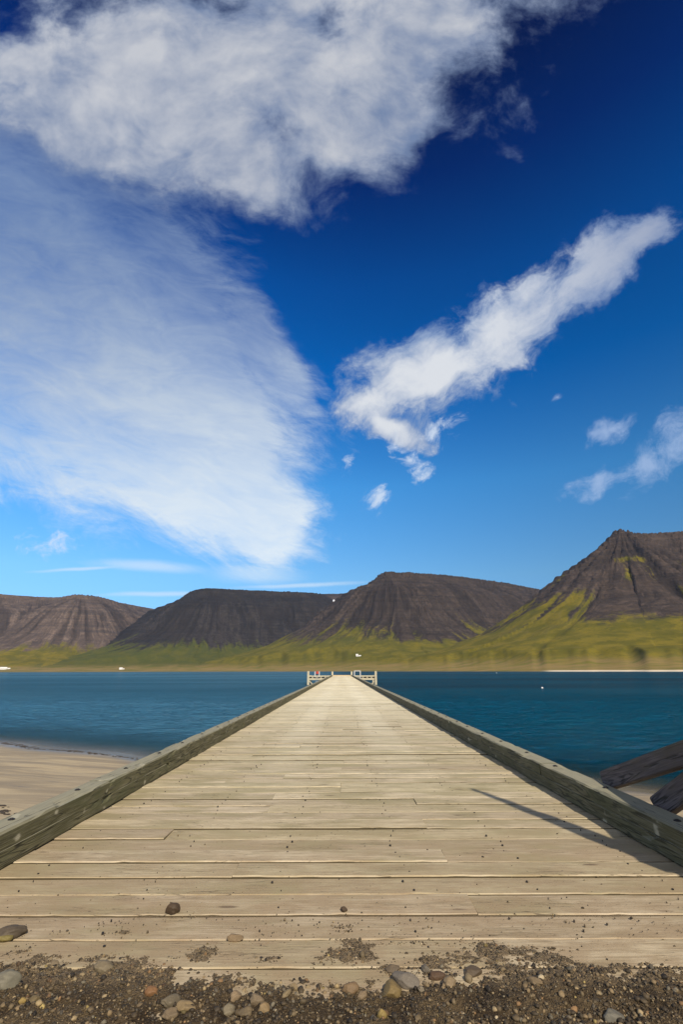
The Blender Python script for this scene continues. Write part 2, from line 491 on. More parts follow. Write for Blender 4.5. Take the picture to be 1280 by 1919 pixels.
def mat_soil():
    m, nt, out = material('dark_gravelly_soil')
    P = nt.geo()
    n = nt.noise(P, 6.0, 8, 0.65); f = nt.noise(P, 120.0, 4, 0.6)
    v = nt.voro(P, 130.0, out='Color')
    c = nt.mix(nt.ss(n, 0.35, 0.65), (0.026, 0.016, 0.007), (0.105, 0.074, 0.038))
    c = nt.mix(nt.ss(f, 0.45, 0.7, 0, 0.5), c, (0.13, 0.095, 0.055))
    c = nt.mix(nt.m('MULTIPLY', nt.sep(v)[0], 0.5), c, (0.012, 0.007, 0.003))
    dry = nt.attr('dry')
    c = nt.mix(nt.m('MULTIPLY', dry, 0.6), c, (0.20, 0.15, 0.092))
    h = nt.m('ADD', nt.m('MULTIPLY', f, 0.8), nt.voro(P, 150.0))
    principled(nt, out, c, 0.9, nt.bump(h, 1.0, 0.006), spec=0.2)
    return m

def mat_stone(name='mixed_stone', rough=0.75):
    m, nt, out = material(name)
    P = nt.obj(); base = nt.attr('col', 'Color')
    n = nt.noise(P, 28.0, 6, 0.65); n2 = nt.noise(P, 170.0, 3, 0.6)
    c = nt.mix(nt.ss(n, 0.35, 0.65, 0, 0.55), base, nt.vm('SCALE', base, 0.55))
    c = nt.mix(nt.ss(n2, 0.55, 0.75, 0, 0.4), c, nt.vm('SCALE', base, 1.6))
    principled(nt, out, c, rough, nt.bump(nt.m('ADD', n, nt.m('MULTIPLY', n2, 0.5)), 0.5, 0.004), spec=0.35)
    return m

WL = -1.8        # water level
def mat_sand():
    m, nt, out = material('beach_sand')
    P = nt.geo(); x, y, z = nt.sep(P)
    n = nt.noise(nt.scale(P, (0.16, 0.8, 1)), 1.3, 7, 0.66, 0.8)
    n2 = nt.noise(nt.scale(P, (0.5, 1.9, 1)), 1.0, 7, 0.64, 0.5)
    f = nt.noise(P, 60.0, 5, 0.65)
    c = nt.mix(nt.ss(n, 0.40, 0.62), (0.22, 0.172, 0.105), (0.36, 0.282, 0.165))
    c = nt.mix(nt.ss(n2, 0.56, 0.70, 0, 0.65), c, (0.13, 0.115, 0.095))
    c = nt.mix(nt.ss(f, 0.45, 0.7, 0, 0.3), c, (0.10, 0.08, 0.06))
    up = nt.m('ADD', nt.m('SUBTRACT', z, WL), nt.m('MULTIPLY', nt.m('SUBTRACT', n2, 0.5), 0.10))
    wet = nt.ss(up, 0.20, 0.06)
    c = nt.mix(nt.m('MULTIPLY', wet, 0.75), c, (0.085, 0.075, 0.062))
    inland = nt.ss(y, 6.0, 1.0)
    c = nt.mix(inland, c, (0.12, 0.095, 0.065))
    deep = nt.ss(z, WL - 0.1, WL - 1.5)
    c = nt.mix(deep, c, (0.09, 0.10, 0.08))
    rough = nt.m('MULTIPLY_ADD', wet, -0.62, 0.85)
    principled(nt, out, c, rough, nt.bump(nt.m('ADD', n2, nt.m('MULTIPLY', f, 0.1)), nt.m('MULTIPLY_ADD', wet, -0.28, 0.35), 0.05), spec=0.5)
    return m

def mat_water():
    m, nt, out = material('fjord_water')
    P = nt.geo(); x, y, z = nt.sep(P)
    depth = nt.attr('depth')
    big = nt.noise(nt.scale(P, (0.35, 0.9, 1)), 0.8, 5, 0.6, 0.2)
    mid = nt.noise(nt.scale(P, (1.5, 3.6, 1)), 1.2, 4, 0.6, 0.3)
    fine = nt.noise(nt.scale(P, (6, 12.0, 1)), 1.4, 3, 0.55)
    swell = nt.noise(nt.scale(P, (0.03, 0.11, 1)), 1.0, 4, 0.6)
    h = nt.m('ADD', nt.m('MULTIPLY', big, 0.9), nt.m('MULTIPLY', mid, 0.75))
    h = nt.m('MULTIPLY_ADD', fine, 0.06, h)
    h = nt.m('MULTIPLY_ADD', swell, 2.2, h)
    nrm = nt.bump(h, 1.0, WAVE)
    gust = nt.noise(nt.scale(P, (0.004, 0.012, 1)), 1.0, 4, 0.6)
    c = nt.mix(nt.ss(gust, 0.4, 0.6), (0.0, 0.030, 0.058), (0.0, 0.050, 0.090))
    c = nt.mix(nt.ss(nt.m('DIVIDE', x, nt.m('MULTIPLY_ADD', y, 0.07, 4.0)), 0.5, -1.0, 0, 0.85), c, nt.mix(nt.ss(gust, 0.4, 0.6), (0.018, 0.088, 0.150), (0.040, 0.130, 0.205)))  # water lighter to the left: cloud reflection painted into the body colour
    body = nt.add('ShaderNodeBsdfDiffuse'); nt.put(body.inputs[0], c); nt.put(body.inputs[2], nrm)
    tr = nt.add('ShaderNodeBsdfTransparent'); nt.put(tr.inputs[0], nt.mix(nt.ss(depth, 0.0, 0.6), (1, 1, 1), (0.30, 0.72, 0.72)))
    opa = nt.m('SUBTRACT', 1.0, nt.m('POWER', 2.718, nt.m('MULTIPLY', depth, -2.6)))
    mx = nt.add('ShaderNodeMixShader'); nt.put(mx.inputs[0], opa); nt.l.new(tr.outputs[0], mx.inputs[1]); nt.l.new(body.outputs[0], mx.inputs[2])
    gl = nt.add('ShaderNodeBsdfGlossy'); nt.put(gl.inputs['Roughness'], 0.07); nt.put(gl.inputs['Normal'], nrm)
    gl.inputs['Color'].default_value = (1, 1, 1, 1)
    fr = nt.add('ShaderNodeFresnel'); fr.inputs[0].default_value = 1.33; nt.put(fr.inputs[1], nrm)
    m2 = nt.add('ShaderNodeMixShader')
    nt.put(m2.inputs[0], nt.m('MULTIPLY', nt.m('MINIMUM', fr.outputs[0], 0.55), 0.48)); nt.l.new(mx.outputs[0], m2.inputs[1]); nt.l.new(gl.outputs[0], m2.inputs[2])
    nt.l.new(m2.outputs[0], out.inputs[0])
    return m

WAVE = 0.50
def mat_hills():
    m, nt, out = material('basalt_and_grass_slopes')
    P = nt.geo(); x, y, z = nt.sep(P)
    veg = nt.attr('veg'); gul = nt.attr('gully'); scree = nt.attr('scree'); cold = nt.attr('tone')
    coldp = nt.m('MAXIMUM', cold, 0.0)  # positive tone cools and darkens slopes: cloud shade put into their colour
    n1 = nt.noise(P, 0.012, 7, 0.62); n2 = nt.noise(P, 0.05, 6, 0.65)
    fall = nt.comb(nt.attr('fs'), nt.m('MULTIPLY', nt.attr('fd'), 0.10), nt.m('MULTIPLY', n1, 0.25))
    st1 = nt.noise(fall, 3.2, 6, 0.66); st2 = nt.noise(fall, 9.0, 5, 0.65, 0.2)
    zz = nt.m('MULTIPLY_ADD', n1, 22.0, z)
    strata = nt.noise(nt.comb(nt.m('MULTIPLY', x, 0.0012), nt.m('MULTIPLY', y, 0.0012), nt.m('MULTIPLY', zz, 0.055)), 1.0, 6, 0.7)
    rock = nt.mix(nt.ss(n1, 0.35, 0.65), (0.062, 0.044, 0.034), (0.100, 0.071, 0.054))
    rock = nt.mix(nt.ss(strata, 0.52, 0.40, 0, 0.60), rock, (0.034, 0.028, 0.026))
    rock = nt.mix(nt.ss(strata, 0.56, 0.68, 0, 0.45), rock, (0.125, 0.098, 0.080))
    rock = nt.mix(nt.m('MULTIPLY', scree, nt.ss(n2, 0.4, 0.6, 0.15, 0.55)), rock, (0.150, 0.110, 0.088))
    hi = nt.ss(nt.m('MULTIPLY_ADD', n1, 60.0, z), 115.0, 210.0)
    rock = nt.mix(nt.ss(st1, 0.54, 0.40, 0, 0.55), rock, (0.034, 0.026, 0.023))
    rock = nt.mix(nt.ss(st2, 0.54, 0.68, 0, 0.60), rock, (0.140, 0.100, 0.078))
    rock = nt.mix(nt.ss(n2, 0.55, 0.40, 0, 0.40), rock, (0.036, 0.030, 0.027))
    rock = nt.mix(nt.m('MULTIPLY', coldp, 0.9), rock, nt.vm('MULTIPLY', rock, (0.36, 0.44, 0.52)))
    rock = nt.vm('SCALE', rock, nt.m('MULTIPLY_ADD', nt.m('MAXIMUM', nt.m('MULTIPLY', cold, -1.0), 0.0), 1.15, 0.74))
    rock = nt.mix(nt.m('MULTIPLY', gul, 0.62), rock, (0.018, 0.014, 0.012))
    grass = nt.mix(nt.ss(n1, 0.40, 0.62), (0.084, 0.074, 0.008), (0.138, 0.108, 0.012))
    grass = nt.mix(nt.ss(n2, 0.52, 0.66, 0, 0.55), grass, (0.052, 0.056, 0.011))
    grass = nt.mix(nt.m('MULTIPLY', hi, nt.ss(st1, 0.54, 0.42, 0, 0.6)), grass, (0.050, 0.052, 0.012))
    grass = nt.mix(nt.m('MULTIPLY', hi, nt.ss(st2, 0.56, 0.70, 0, 0.45)), grass, (0.135, 0.098, 0.045))
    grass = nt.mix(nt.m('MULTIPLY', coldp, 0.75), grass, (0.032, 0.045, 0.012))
    low = nt.ss(nt.m('MULTIPLY_ADD', n1, 50.0, z), 75.0, 32.0)
    heath = nt.noise(nt.scale(P, (0.004, 0.012, 0.0)), 1.6, 6, 0.65)
    lowc = nt.mix(nt.ss(heath, 0.40, 0.55), (0.125, 0.115, 0.025), (0.225, 0.155, 0.060))
    hb = nt.noise(nt.scale(P, (0.006, 0.040, 0.0)), 1.3, 7, 0.70)
    lowc = nt.mix(nt.ss(hb, 0.54, 0.64, 0, 0.60), lowc, (0.090, 0.060, 0.028))
    lowc = nt.mix(nt.ss(hb, 0.40, 0.32, 0, 0.6), lowc, (0.26, 0.20, 0.10))
    grass = nt.mix(nt.m('MULTIPLY', low, 0.85), grass, lowc)
    vf = nt.ss(nt.m('ADD', veg, nt.m('ADD', nt.m('MULTIPLY', nt.m('SUBTRACT', n2, 0.5), 1.0), nt.m('MULTIPLY', nt.m('MULTIPLY', nt.m('SUBTRACT', st1, 0.5), 1.8), hi))), 0.30, 0.70)
    c = nt.mix(vf, rock, grass)
    beach = nt.attr('beach')
    c = nt.mix(beach, c, (0.55, 0.46, 0.34))
    c = nt.mix(nt.ss(z, WL + 1.2, WL + 0.3, 0, 0.6), c, nt.mix(beach, (0.10, 0.085, 0.06), (0.42, 0.35, 0.27)))
    h = nt.m('ADD', n2, nt.m('MULTIPLY', strata, 1.6))
    principled(nt, out, c, 0.95, nt.bump(h, nt.m('MULTIPLY_ADD', vf, -0.62, 0.80), 9.0), spec=0.1)
    return m

# ================================================================ far shore and table mountains
def polar(az, r): return np.array([math.sin(R(az)) * r, math.cos(R(az)) * r])

def build_hills():
    NA, NR = 1150, 330
    az = np.radians(np.linspace(-56, 62, NA))
    t = np.linspace(0, 1, NR)
    r = 850 + (7600 - 850) * t ** 1.35
    A, RR = np.meshgrid(az, r)                       # rows = r
    X = np.sin(A) * RR; Y = np.cos(A) * RR
    azd = np.degrees(A)
    H_AZ = [-60, -36, -25, -16, -6, 0, 8, 14, 22, 30, 38, 62]
    H_RS = [3500, 3300, 3000, 2700, 2150, 1950, 1650, 1450, 1200, 1080, 1000, 950]
    rs = np.interp(azd, H_AZ, H_RS) + (fbm(azd * 0.7, azd * 0 + 3, 5, 2) - 0.5) * 120
    # plateau rims: (azimuth, distance, top height); the rim is walked left to right round the headland
    mts = [
        dict(rim=[(-66, 5200), (-50, 5250), (-38, 5150), (-30.4, 5130), (-28.6, 4880), (-26.5, 4950), (-24.5, 5350), (-22.5, 6000), (-21.0, 7000), (-17, 9500)],
             H=[640, 640, 640, 640, 655, 650, 655, 700, 790, 900], W=1700, seed=11, tone=-0.45, c=.35, veg=150, back=(-40, 12000)),
        dict(rim=[(-17, 9800), (-18.0, 7000), (-18.3, 5200), (-17.5, 4600), (-15.6, 4420), (-10, 4480), (-5, 4520), (-2.2, 4620), (-1.0, 5300), (-0.5, 7500)],
             H=[700, 700, 690, 690, 700, 700, 700, 700, 730, 900], W=1500, seed=23, tone=0.85, veg=170, back=(-9, 12000)),
        dict(rim=[(-9, 6600), (-3, 6000), (3, 6000), (8, 6500)], H=[905, 905, 915, 900], W=1500, seed=31, tone=0.3, veg=60, back=(0, 12000)),
        dict(rim=[(1.6, 7600), (3.2, 5200), (3.6, 4100), (4.3, 3660), (5.2, 3530), (7.0, 3560), (8.0, 3620), (11, 3700), (14, 3850), (18, 4150), (22, 4650), (27, 5600), (31, 8000)],
             H=[700, 700, 690, 690, 700, 690, 702, 700, 698, 696, 692, 690, 690], W=1450, seed=47, tone=0.25, veg=200, back=(16, 12000)),
        dict(rim=[(30.0, 8000), (30.6, 4200), (30.3, 3150), (30.7, 2830), (31.8, 2880), (33, 2960), (36.5, 3060), (42, 3050), (50, 3000), (64, 3200)],
             H=[690, 690, 690, 712, 690, 690, 700, 705, 700, 700], W=1300, seed=59, tone=0.0, g=1.35, veg=185, back=(50, 12000)),
    ]
    Z = np.full(X.shape, -50.0); VEG = np.zeros_like(X); GUL = np.zeros_like(X); TONE = np.zeros_like(X); SCR = np.zeros_like(X); SS = np.zeros_like(X); SD = np.zeros_like(X)
    PD = [0, 14, 45, 110, 210, 420, 620, 820, 1000, 1200, 1500, 2000, 4000]
    PZ = [1, .965, .895, .83, .73, .525, .365, .235, .15, .085, .045, .02, -.1]
    PROF = {59: ([0, 30, 210, 420, 600, 780, 950, 1150, 1500, 2000, 4000], [1, .968, .80, .60, .405, .25, .155, .085, .045, .02, -.1]),
            47: ([0, 25, 60, 180, 330, 620, 820, 1000, 1250, 1500, 2000, 4000], [1, .965, .93, .85, .755, .40, .235, .145, .075, .045, .02, -.1])}
    PROF[23] = PROF[47]
    for M in mts:
        PD, PZ = PROF.get(M['seed'], PROF[47])
        pts = np.array([polar(a, d) for a, d in M['rim']]); hs = np.array(M['H'], float)
        # resample finely along the rim
        seg = np.hypot(*np.diff(pts, axis=0).T); cs = np.r_[0, np.cumsum(seg)]
        n = int(cs[-1] / 22); sv = np.linspace(0, cs[-1], n)
        px = np.interp(sv, cs, pts[:, 0]); py = np.interp(sv, cs, pts[:, 1]); ph = np.interp(sv, cs, hs)
        k = np.ones(7) / 7
        px[3:-3] = np.convolve(px, k, 'valid'); py[3:-3] = np.convolve(py, k, 'valid')
        best = np.full(X.size, 1e12); idx = np.zeros(X.size, int)
        xf = X.ravel(); yf = Y.ravel()
        for j in range(n):
            dd = (xf - px[j]) ** 2 + (yf - py[j]) ** 2
            mk = dd < best; best[mk] = dd[mk]; idx[mk] = j
        d = np.sqrt(best)
        # inside test: polygon rim + far back point
        bx, by = polar(*M['back'])
        qx = np.r_[px[::4], px[-1], bx]; qy = np.r_[py[::4], py[-1], by]
        ins = np.zeros(X.size, bool)
        for a in range(len(qx)):
            b = (a + 1) % len(qx)
            c = ((qy[a] > yf) != (qy[b] > yf))
            with np.errstate(divide='ignore', invalid='ignore'):
                xi = (qx[b] - qx[a]) * (yf - qy[a]) / (qy[b] - qy[a]) + qx[a]
            ins ^= c & (xf < xi)
        tx = np.gradient(px); ty = np.gradient(py)
        vx = xf - px[idx]; vy = yf - py[idx]
        tl = np.hypot(tx, ty)[idx]
        along = (vx * tx[idx] + vy * ty[idx]) / tl
        fan = np.arctan2(vx, -vy)
        s = sv[idx] + np.clip(along, -40, 40) + fan * 260.0
        sd = np.where(ins, -d, d)
        se = M['seed']
        # warped rim so the cliff edge is ragged
        rag = (fbm(s / 90.0, sd / 500.0, se, 4) - 0.5) * 60 + (fbm(s / 22.0, sd / 300.0, se + 3, 3) - 0.5) * 22
        s2 = s + (fbm(xf / 260.0, yf / 260.0, se + 9, 3) - 0.5) * 130
        def ridged(lam, sdx): return 1 - np.abs(2 * vnoise(s2 / lam, sd / (lam * 9.0), sdx) - 1)
        g1 = ridged(210.0, se + 1) ** 1.5; g2 = ridged(85.0, se + 2) ** 2; g3 = ridged(34.0, se + 4) ** 2
        ampl = sstep(sd, 5, 140) * (1 - sstep(sd, 480, 1000))
        cut = (g1 * M.get('g', 1.0) * 62 + g2 * 40 + g3 * 20)
        dd = np.maximum(sd + rag * (1 - sstep(sd, 300, 900)), 0)
        Hh = ph[idx]
        z = Hh * np.interp(dd + cut * ampl * M.get('c', .75), PD, PZ)
        fans = (fbm(s2 / 120.0, sd / 900.0, se + 8, 4) - 0.5)
        z = z + fans * 34 * sstep(sd, 350, 800) * (1 - sstep(sd, 1100, 1700))
        # lava benches: stepped strata on the upper part
        ph_ = z / 34.0 + fbm(xf / 700, yf / 700, se + 12, 2) * 1.2
        st = (ph_ - np.floor(ph_)); st = sstep(st, 0.25, 0.75) - st
        z = z + st * 15 * sstep(z, 240, 400) * sstep(sd, 0, 30)
        z = z + np.where(ins, (fbm(xf / 120, yf / 120, se + 20, 3) - 0.5) * 10 - np.clip(-sd, 0, 900) * 0.012, 0)
        vegl = M['veg'] + (fbm(s2 / 95.0, sd / 1200.0, se + 5, 4, 0.6) - 0.5) * M['veg'] * 1.5
        vg = 1 - sstep(z, vegl * 0.45, vegl * 1.6)
        if se == 59:
            vg = np.maximum(vg, 0.75 * sstep(fbm(s2 / 70.0, sd / 1500.0, 131, 4), 0.50, 0.64) * (1 - sstep(z, 260, 400)))
            band = np.exp(-((z - 492 + (fbm(s2 / 150, s2 * 0, 3, 2) - .5) * 30) / 26.0) ** 2) * sstep(fbm(s2 / 60.0, sd / 120.0, 77, 4), 0.46, 0.60)
            vg = np.maximum(vg, band * 0.62)
            strip = np.exp(-((z - 420) / 60.0) ** 2) * sstep(fbm(s2 / 48.0, sd / 800.0, 99, 3), 0.54, 0.66)
            vg = np.maximum(vg, strip * 0.75)
        vg = vg * (1 - 0.5 * np.clip(g2 * 1.3 - 0.6, 0, 1) * sstep(z, 110, 170))
        scr = sstep(fbm(s2 / 42.0, sd / 700.0, se + 6, 4), 0.50, 0.68) * sstep(sd, 150, 420)
        gd = np.clip(np.maximum(g1 - 0.55, g2 * 0.95 - 0.50) * 3.2, 0, 1) * ampl * sstep(fbm(s2 / 70.0, sd / 400.0, se + 15, 3), 0.28, 0.50)
        z = z.reshape(X.shape); mk = z > Z
        Z = np.where(mk, z, Z)
        for arr, v in ((VEG, vg), (GUL, gd), (SCR, scr), (SS, s2 * 0.01), (SD, sd * 0.01)):
            arr[mk] = v.reshape(X.shape)[mk]
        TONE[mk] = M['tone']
    inl = RR - rs
    base = 34 * (1 - np.exp(-np.maximum(inl, 0) / 480.0)) + (fbm(X / 210, Y / 90, 71, 5, .55) - 0.5) * 9 * sstep(inl, 200, 900)
    k = 14.0
    Zs = np.maximum(Z, base) + k * np.exp(-np.abs(Z - base) / k) * 0.35
    bl = sstep(base - Z, -25, 25)
    TONE = TONE * (1 - bl); VEG = np.maximum(VEG, bl); GUL *= (1 - bl); SCR *= (1 - bl)
    shore = np.where(inl < 60, inl * 0.05, 3.0 + (inl - 60) * 0.05 + (np.maximum(inl - 180, 0) / 100.0) ** 3 * 0.8) + WL
    Zf = np.maximum(np.minimum(Zs, shore), -12.0)
    beach = (1 - sstep(inl, 46, 62)) * sstep(azd, 21.0, 23.0)
    beach = np.maximum(beach, 0)
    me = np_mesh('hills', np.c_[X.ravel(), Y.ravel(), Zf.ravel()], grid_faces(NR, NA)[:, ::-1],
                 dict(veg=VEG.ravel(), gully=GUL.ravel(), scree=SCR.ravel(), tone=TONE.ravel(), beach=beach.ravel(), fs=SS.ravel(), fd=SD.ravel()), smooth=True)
    o = link('hills', me, mat_hills()); tag(o, kind='structure')
    def zat(azv, rv):
        j = int(round((math.radians(azv) - az[0]) / (az[1] - az[0]))); i = int(np.argmin(np.abs(r - rv)))
        return float(Zf[i, j]), float(X[i, j]), float(Y[i, j])
    return zat, rs, az

zat, RS, AZ = build_hills()

# ================================================================ near shore: beach, ramp and sea bed in one sheet
def shore_y(x):
    xp = [-400, -60, -15, -8, 0, 7.6, 9.5, 14, 40, 400]
    yp = [90, 42, 24.3, 20.6, 17.6, 15.3, 14.0, 11.5, 2.0, -60]
    return np.interp(x, xp, yp)

def ground_z(x, y):
    sy = shore_y(x) + (fbm(x / 3.2, x * 0 + 2, 3, 3) - 0.5) * 0.9
    t = sy - y                                      # >0 inland
    z = WL + np.where(t > 0, 0.078 * t, 0.085 * t)
    z = np.maximum(z, -9.0)
    z = z + (fbm(x / 2.5, y / 1.1, 8, 4) - 0.5) * 0.10 * sstep(t, 0.5, 4)
    # stony ramp up to the head of the pier
    ramp = -0.03 - 0.42 * np.maximum(y - 2.35, 0) - 0.5 * np.maximum(np.abs(x) - 3.6, 0)
    land = np.where(y < 2.35, -0.03, ramp)
    land = land - 0.25 * np.maximum(np.abs(x) - 6.0, 0) * (y < 12)
    z = np.where(land > z, land, z)
    return np.minimum(z, 1.0)

def build_ground():
    def axis(lo, hi, fine, step):
        a = [-fine]; s = step
        while a[-1] > lo: s *= 1.18; a.append(max(a[-1] - s, lo))
        b = [fine]; s = step
        while b[-1] < hi: s *= 1.18; b.append(min(b[-1] + s, hi))
        return np.array(a[::-1] + list(np.arange(-fine + step, fine, step)) + b)
    xs = axis(-9000, 9000, 26, 0.16)
    ys = axis(-9000, 3500, 14, 0.14) + 12
    Xg, Yg = np.meshgrid(xs, ys)
    Zg = ground_z(Xg, Yg)
    fy = (Yg < -20)
    Zg = np.where(fy & (Zg > -1.7), np.clip(Zg, -1.7, 0.0), Zg)
    me = np_mesh('ground', np.c_[Xg.ravel(), Yg.ravel(), Zg.ravel()], grid_faces(len(ys), len(xs)), smooth=True)
    o = link('ground', me, mat_sand()); tag(o, kind='structure')

build_ground()

def build_water():
    def axis(lo, hi, fine, step):
        a = [-fine]; s = step
        while a[-1] > lo: s *= 1.10; a.append(max(a[-1] - s, lo))
        b = [fine]; s = step
        while b[-1] < hi: s *= 1.10; b.append(min(b[-1] + s, hi))
        return np.array(a[::-1] + list(np.arange(-fine + step, fine, step)) + b)
    xs = axis(-9000, 9000, 34, 0.17)
    ys = axis(-60, 8500, 22, 0.13) + 30
    Xg, Yg = np.meshgrid(xs, ys)
    depth = np.clip(WL - ground_z(Xg, Yg), 0, 6)
    rel = (fbm(Xg / 1.7, Yg / 0.8, 41, 4) - 0.5) * 0.22 + (fbm(Xg / 7, Yg / 3.2, 44, 3) - 0.5) * 0.14
    fade = sstep(depth, 0.0, 0.7) * (1 - sstep(np.hypot(Xg, Yg - 20), 45, 90))
    Zg = WL + rel * fade
    me = np_mesh('water', np.c_[Xg.ravel(), Yg.ravel(), Zg.ravel()], grid_faces(len(ys), len(xs)), dict(depth=depth.ravel()), smooth=True)
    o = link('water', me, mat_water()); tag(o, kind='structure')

build_water()

# ================================================================ the pier
PIER_Y1 = 128.0; HALF = 2.35; CW = 0.22
M_DECK = mat_deck()
M_CURB = mat_timber('treated_curb_timber', (0.135, 0.122, 0.064), (0.075, 0.069, 0.032), (0.26, 0.24, 0.17), (0.074, 0.076, 0.034))
M_BRACE = mat_timber('dark_weathered_timber', (0.135, 0.110, 0.105), (0.075, 0.062, 0.060), (0.20, 0.17, 0.16), (0.10, 0.085, 0.05), palemul=0.3)
M_PALE = mat_timber('pale_sawn_timber', (0.50, 0.44, 0.30), (0.40, 0.355, 0.25), (0.56, 0.50, 0.38), (0.42, 0.40, 0.25), palemul=0.4)
M_IRON = mat_plain('dark_iron', (0.028, 0.024, 0.022), 0.6, 0.6)
M_WHITE = mat_plain('white_paint', (0.48, 0.47, 0.44), 0.5)
M_RED = mat_plain('red_paint', (0.42, 0.05, 0.03), 0.5)

pier = tag(empty('wooden_pier', (0, 2.2, 0)), 'long straight timber pier of pale planks running out over the fjord between low curb beams', 'pier')

def part_of_pier(o): o.parent = pier; o.matrix_parent_inverse = Matrix.Translation(-pier.location); return o

def deck_mesh():
    V = []; F = []; rnd = []; rnd2 = []; edge = []; nv = 0
    rg = np.random.RandomState(5)
    y = 2.242; pitch = 0.2595; row = 0
    while y < PIER_Y1 + 0.1:
        if y < 9: nx = 90; gap = 0.016
        elif y < 30: nx = 36; gap = 0.016
        else: nx = 8; gap = 0.012
        # boards in this row: mostly two lengths with a butt joint
        cuts = [-HALF - 0.24]
        if rg.rand() < 0.85: cuts.append(rg.choice([-1.45, -0.75, 0.0, 0.75, 1.45]) + rg.uniform(-.02, .02))
        cuts.append(HALF + 0.24)
        dyr = rg.uniform(-.004, .004)
        for a, b in zip(cuts[:-1], cuts[1:]):
            a += 0.0015; b -= 0.0015
            n = max(3, int(nx * (b - a) / 5.2))
            xs = np.linspace(a, b, n)
            r1, r2 = rg.rand(), rg.rand()
            zt = rg.uniform(-.008, .006)
            tl = rg.uniform(-.003, .003)
            g0 = gap / 2 + rg.choice([-.005, -.003, 0, .002, .004]) + dyr
            wob0 = (fbm(xs * 1.7, xs * 0 + row * 3.1, 5, 3) - .5) * 0.010; wob1 = (fbm(xs * 1.7, xs * 0 + row * 7.7, 9, 3) - .5) * 0.010
            chip = np.maximum(fbm(xs * 9, xs * 0 + row * 1.3, 15, 2) - .66, 0) * 0.05
            cup = (fbm(xs * .8, xs * 0 + row, 33, 2) - .5) * .006
            yf = y + g0 + wob0 + chip; yb = y + pitch - gap / 2 + rg.uniform(-.004, .003) + wob1
            T = zt + cup
            bev = 0.0028 + 0.0028 * rg.rand() ** 2
            prof = [(yf + .002, T - .06, 1), (yf, T - bev * 1.3, 1), (yf + .0006, T - bev, -1), (yf + bev, T - tl, -1), (yf + bev + .003, T - tl + .0004, 0), ((yf + yb) / 2, T + .0010, 0), (yb - bev, T + tl, 0), (yb, T + tl - bev, 0.0), (yb, T - .06, 0)]
            for (yy, zz, e) in prof:
                V.append(np.c_[xs, yy * np.ones(n), zz * np.ones(n)]); edge.append(np.full(n, float(e)))
                rnd.append(np.full(n, r1)); rnd2.append(np.full(n, r2))
            K = len(prof)
            f = grid_faces(K, n) + nv; F.append(f)
            # ends
            for c in (0, n - 1):
                ids = [nv + k * n + c for k in range(K)]
                q = [[ids[0], ids[1], ids[7], ids[8]], [ids[1], ids[3], ids[6], ids[7]]]
                F.append(np.array(q))
            nv += K * n
        y += pitch; row += 1
    V = np.concatenate(V); F = np.concatenate(F)
    return np_mesh('deck', V, F, dict(rnd=np.concatenate(rnd), rnd2=np.concatenate(rnd2), edge=np.concatenate(edge)))

part_of_pier(link('deck', deck_mesh(), M_DECK))

# dirt packed in the gaps between planks
def gap_fill():
    V = []; F = []; nv = 0; rg = np.random.RandomState(8)
    y = 2.242 + 0.2595
    while y < 24:
        x = -HALF
        while x < HALF:
            L = rg.uniform(.12, 1.3)
            if rg.rand() < 0.28:
                n = max(3, int(L / .04)); xs = np.linspace(x, min(x + L, HALF), n)
                zt = -.010 - .010 * fbm(xs * 12, xs * 0 + y, 4, 3)
                V.append(np.r_[np.c_[xs, np.full(n, y - .012), zt], np.c_[xs, np.full(n, y + .014), zt]])
                F.append(grid_faces(2, n) + nv); nv += 2 * n
            x += L * rg.uniform(1.0, 1.6)
        y += 0.2595
    me = np_mesh('gap_grit', np.concatenate(V), np.concatenate(F), dict(dry=np.ones(nv)))
    return me
M_SOIL = mat_soil()
gf = part_of_pier(link('gap_grit', gap_fill(), mat_plain('packed_sand', (0.34, 0.26, 0.165), .9, var=.4, sc=30))); gf['kind'] = 'stuff'

# sunken bolt heads and nails of the near planks
def nails():
    mb = MB(); rg = random.Random(3); y = 2.242; row = 0
    while y < 20:
        for jx in (-2.05, -1.23, -0.41, 0.41, 1.23, 2.05):
            for fy in (0.26, 0.74):
                if rg.random() < 0.15: continue
                x = jx + rg.uniform(-.05, .05); yy = y + 0.26 * fy + rg.uniform(-.02, .02)
                rr = rg.choice((.003, .004, .005, .008))
                mb.tube((x, yy, -.004), (x, yy, .0065), rr, rr * .8, 8)
        y += 0.2595
    return mb.build('nail', M_IRON)
nl = part_of_pier(nails()); nl['kind'] = 'stuff'

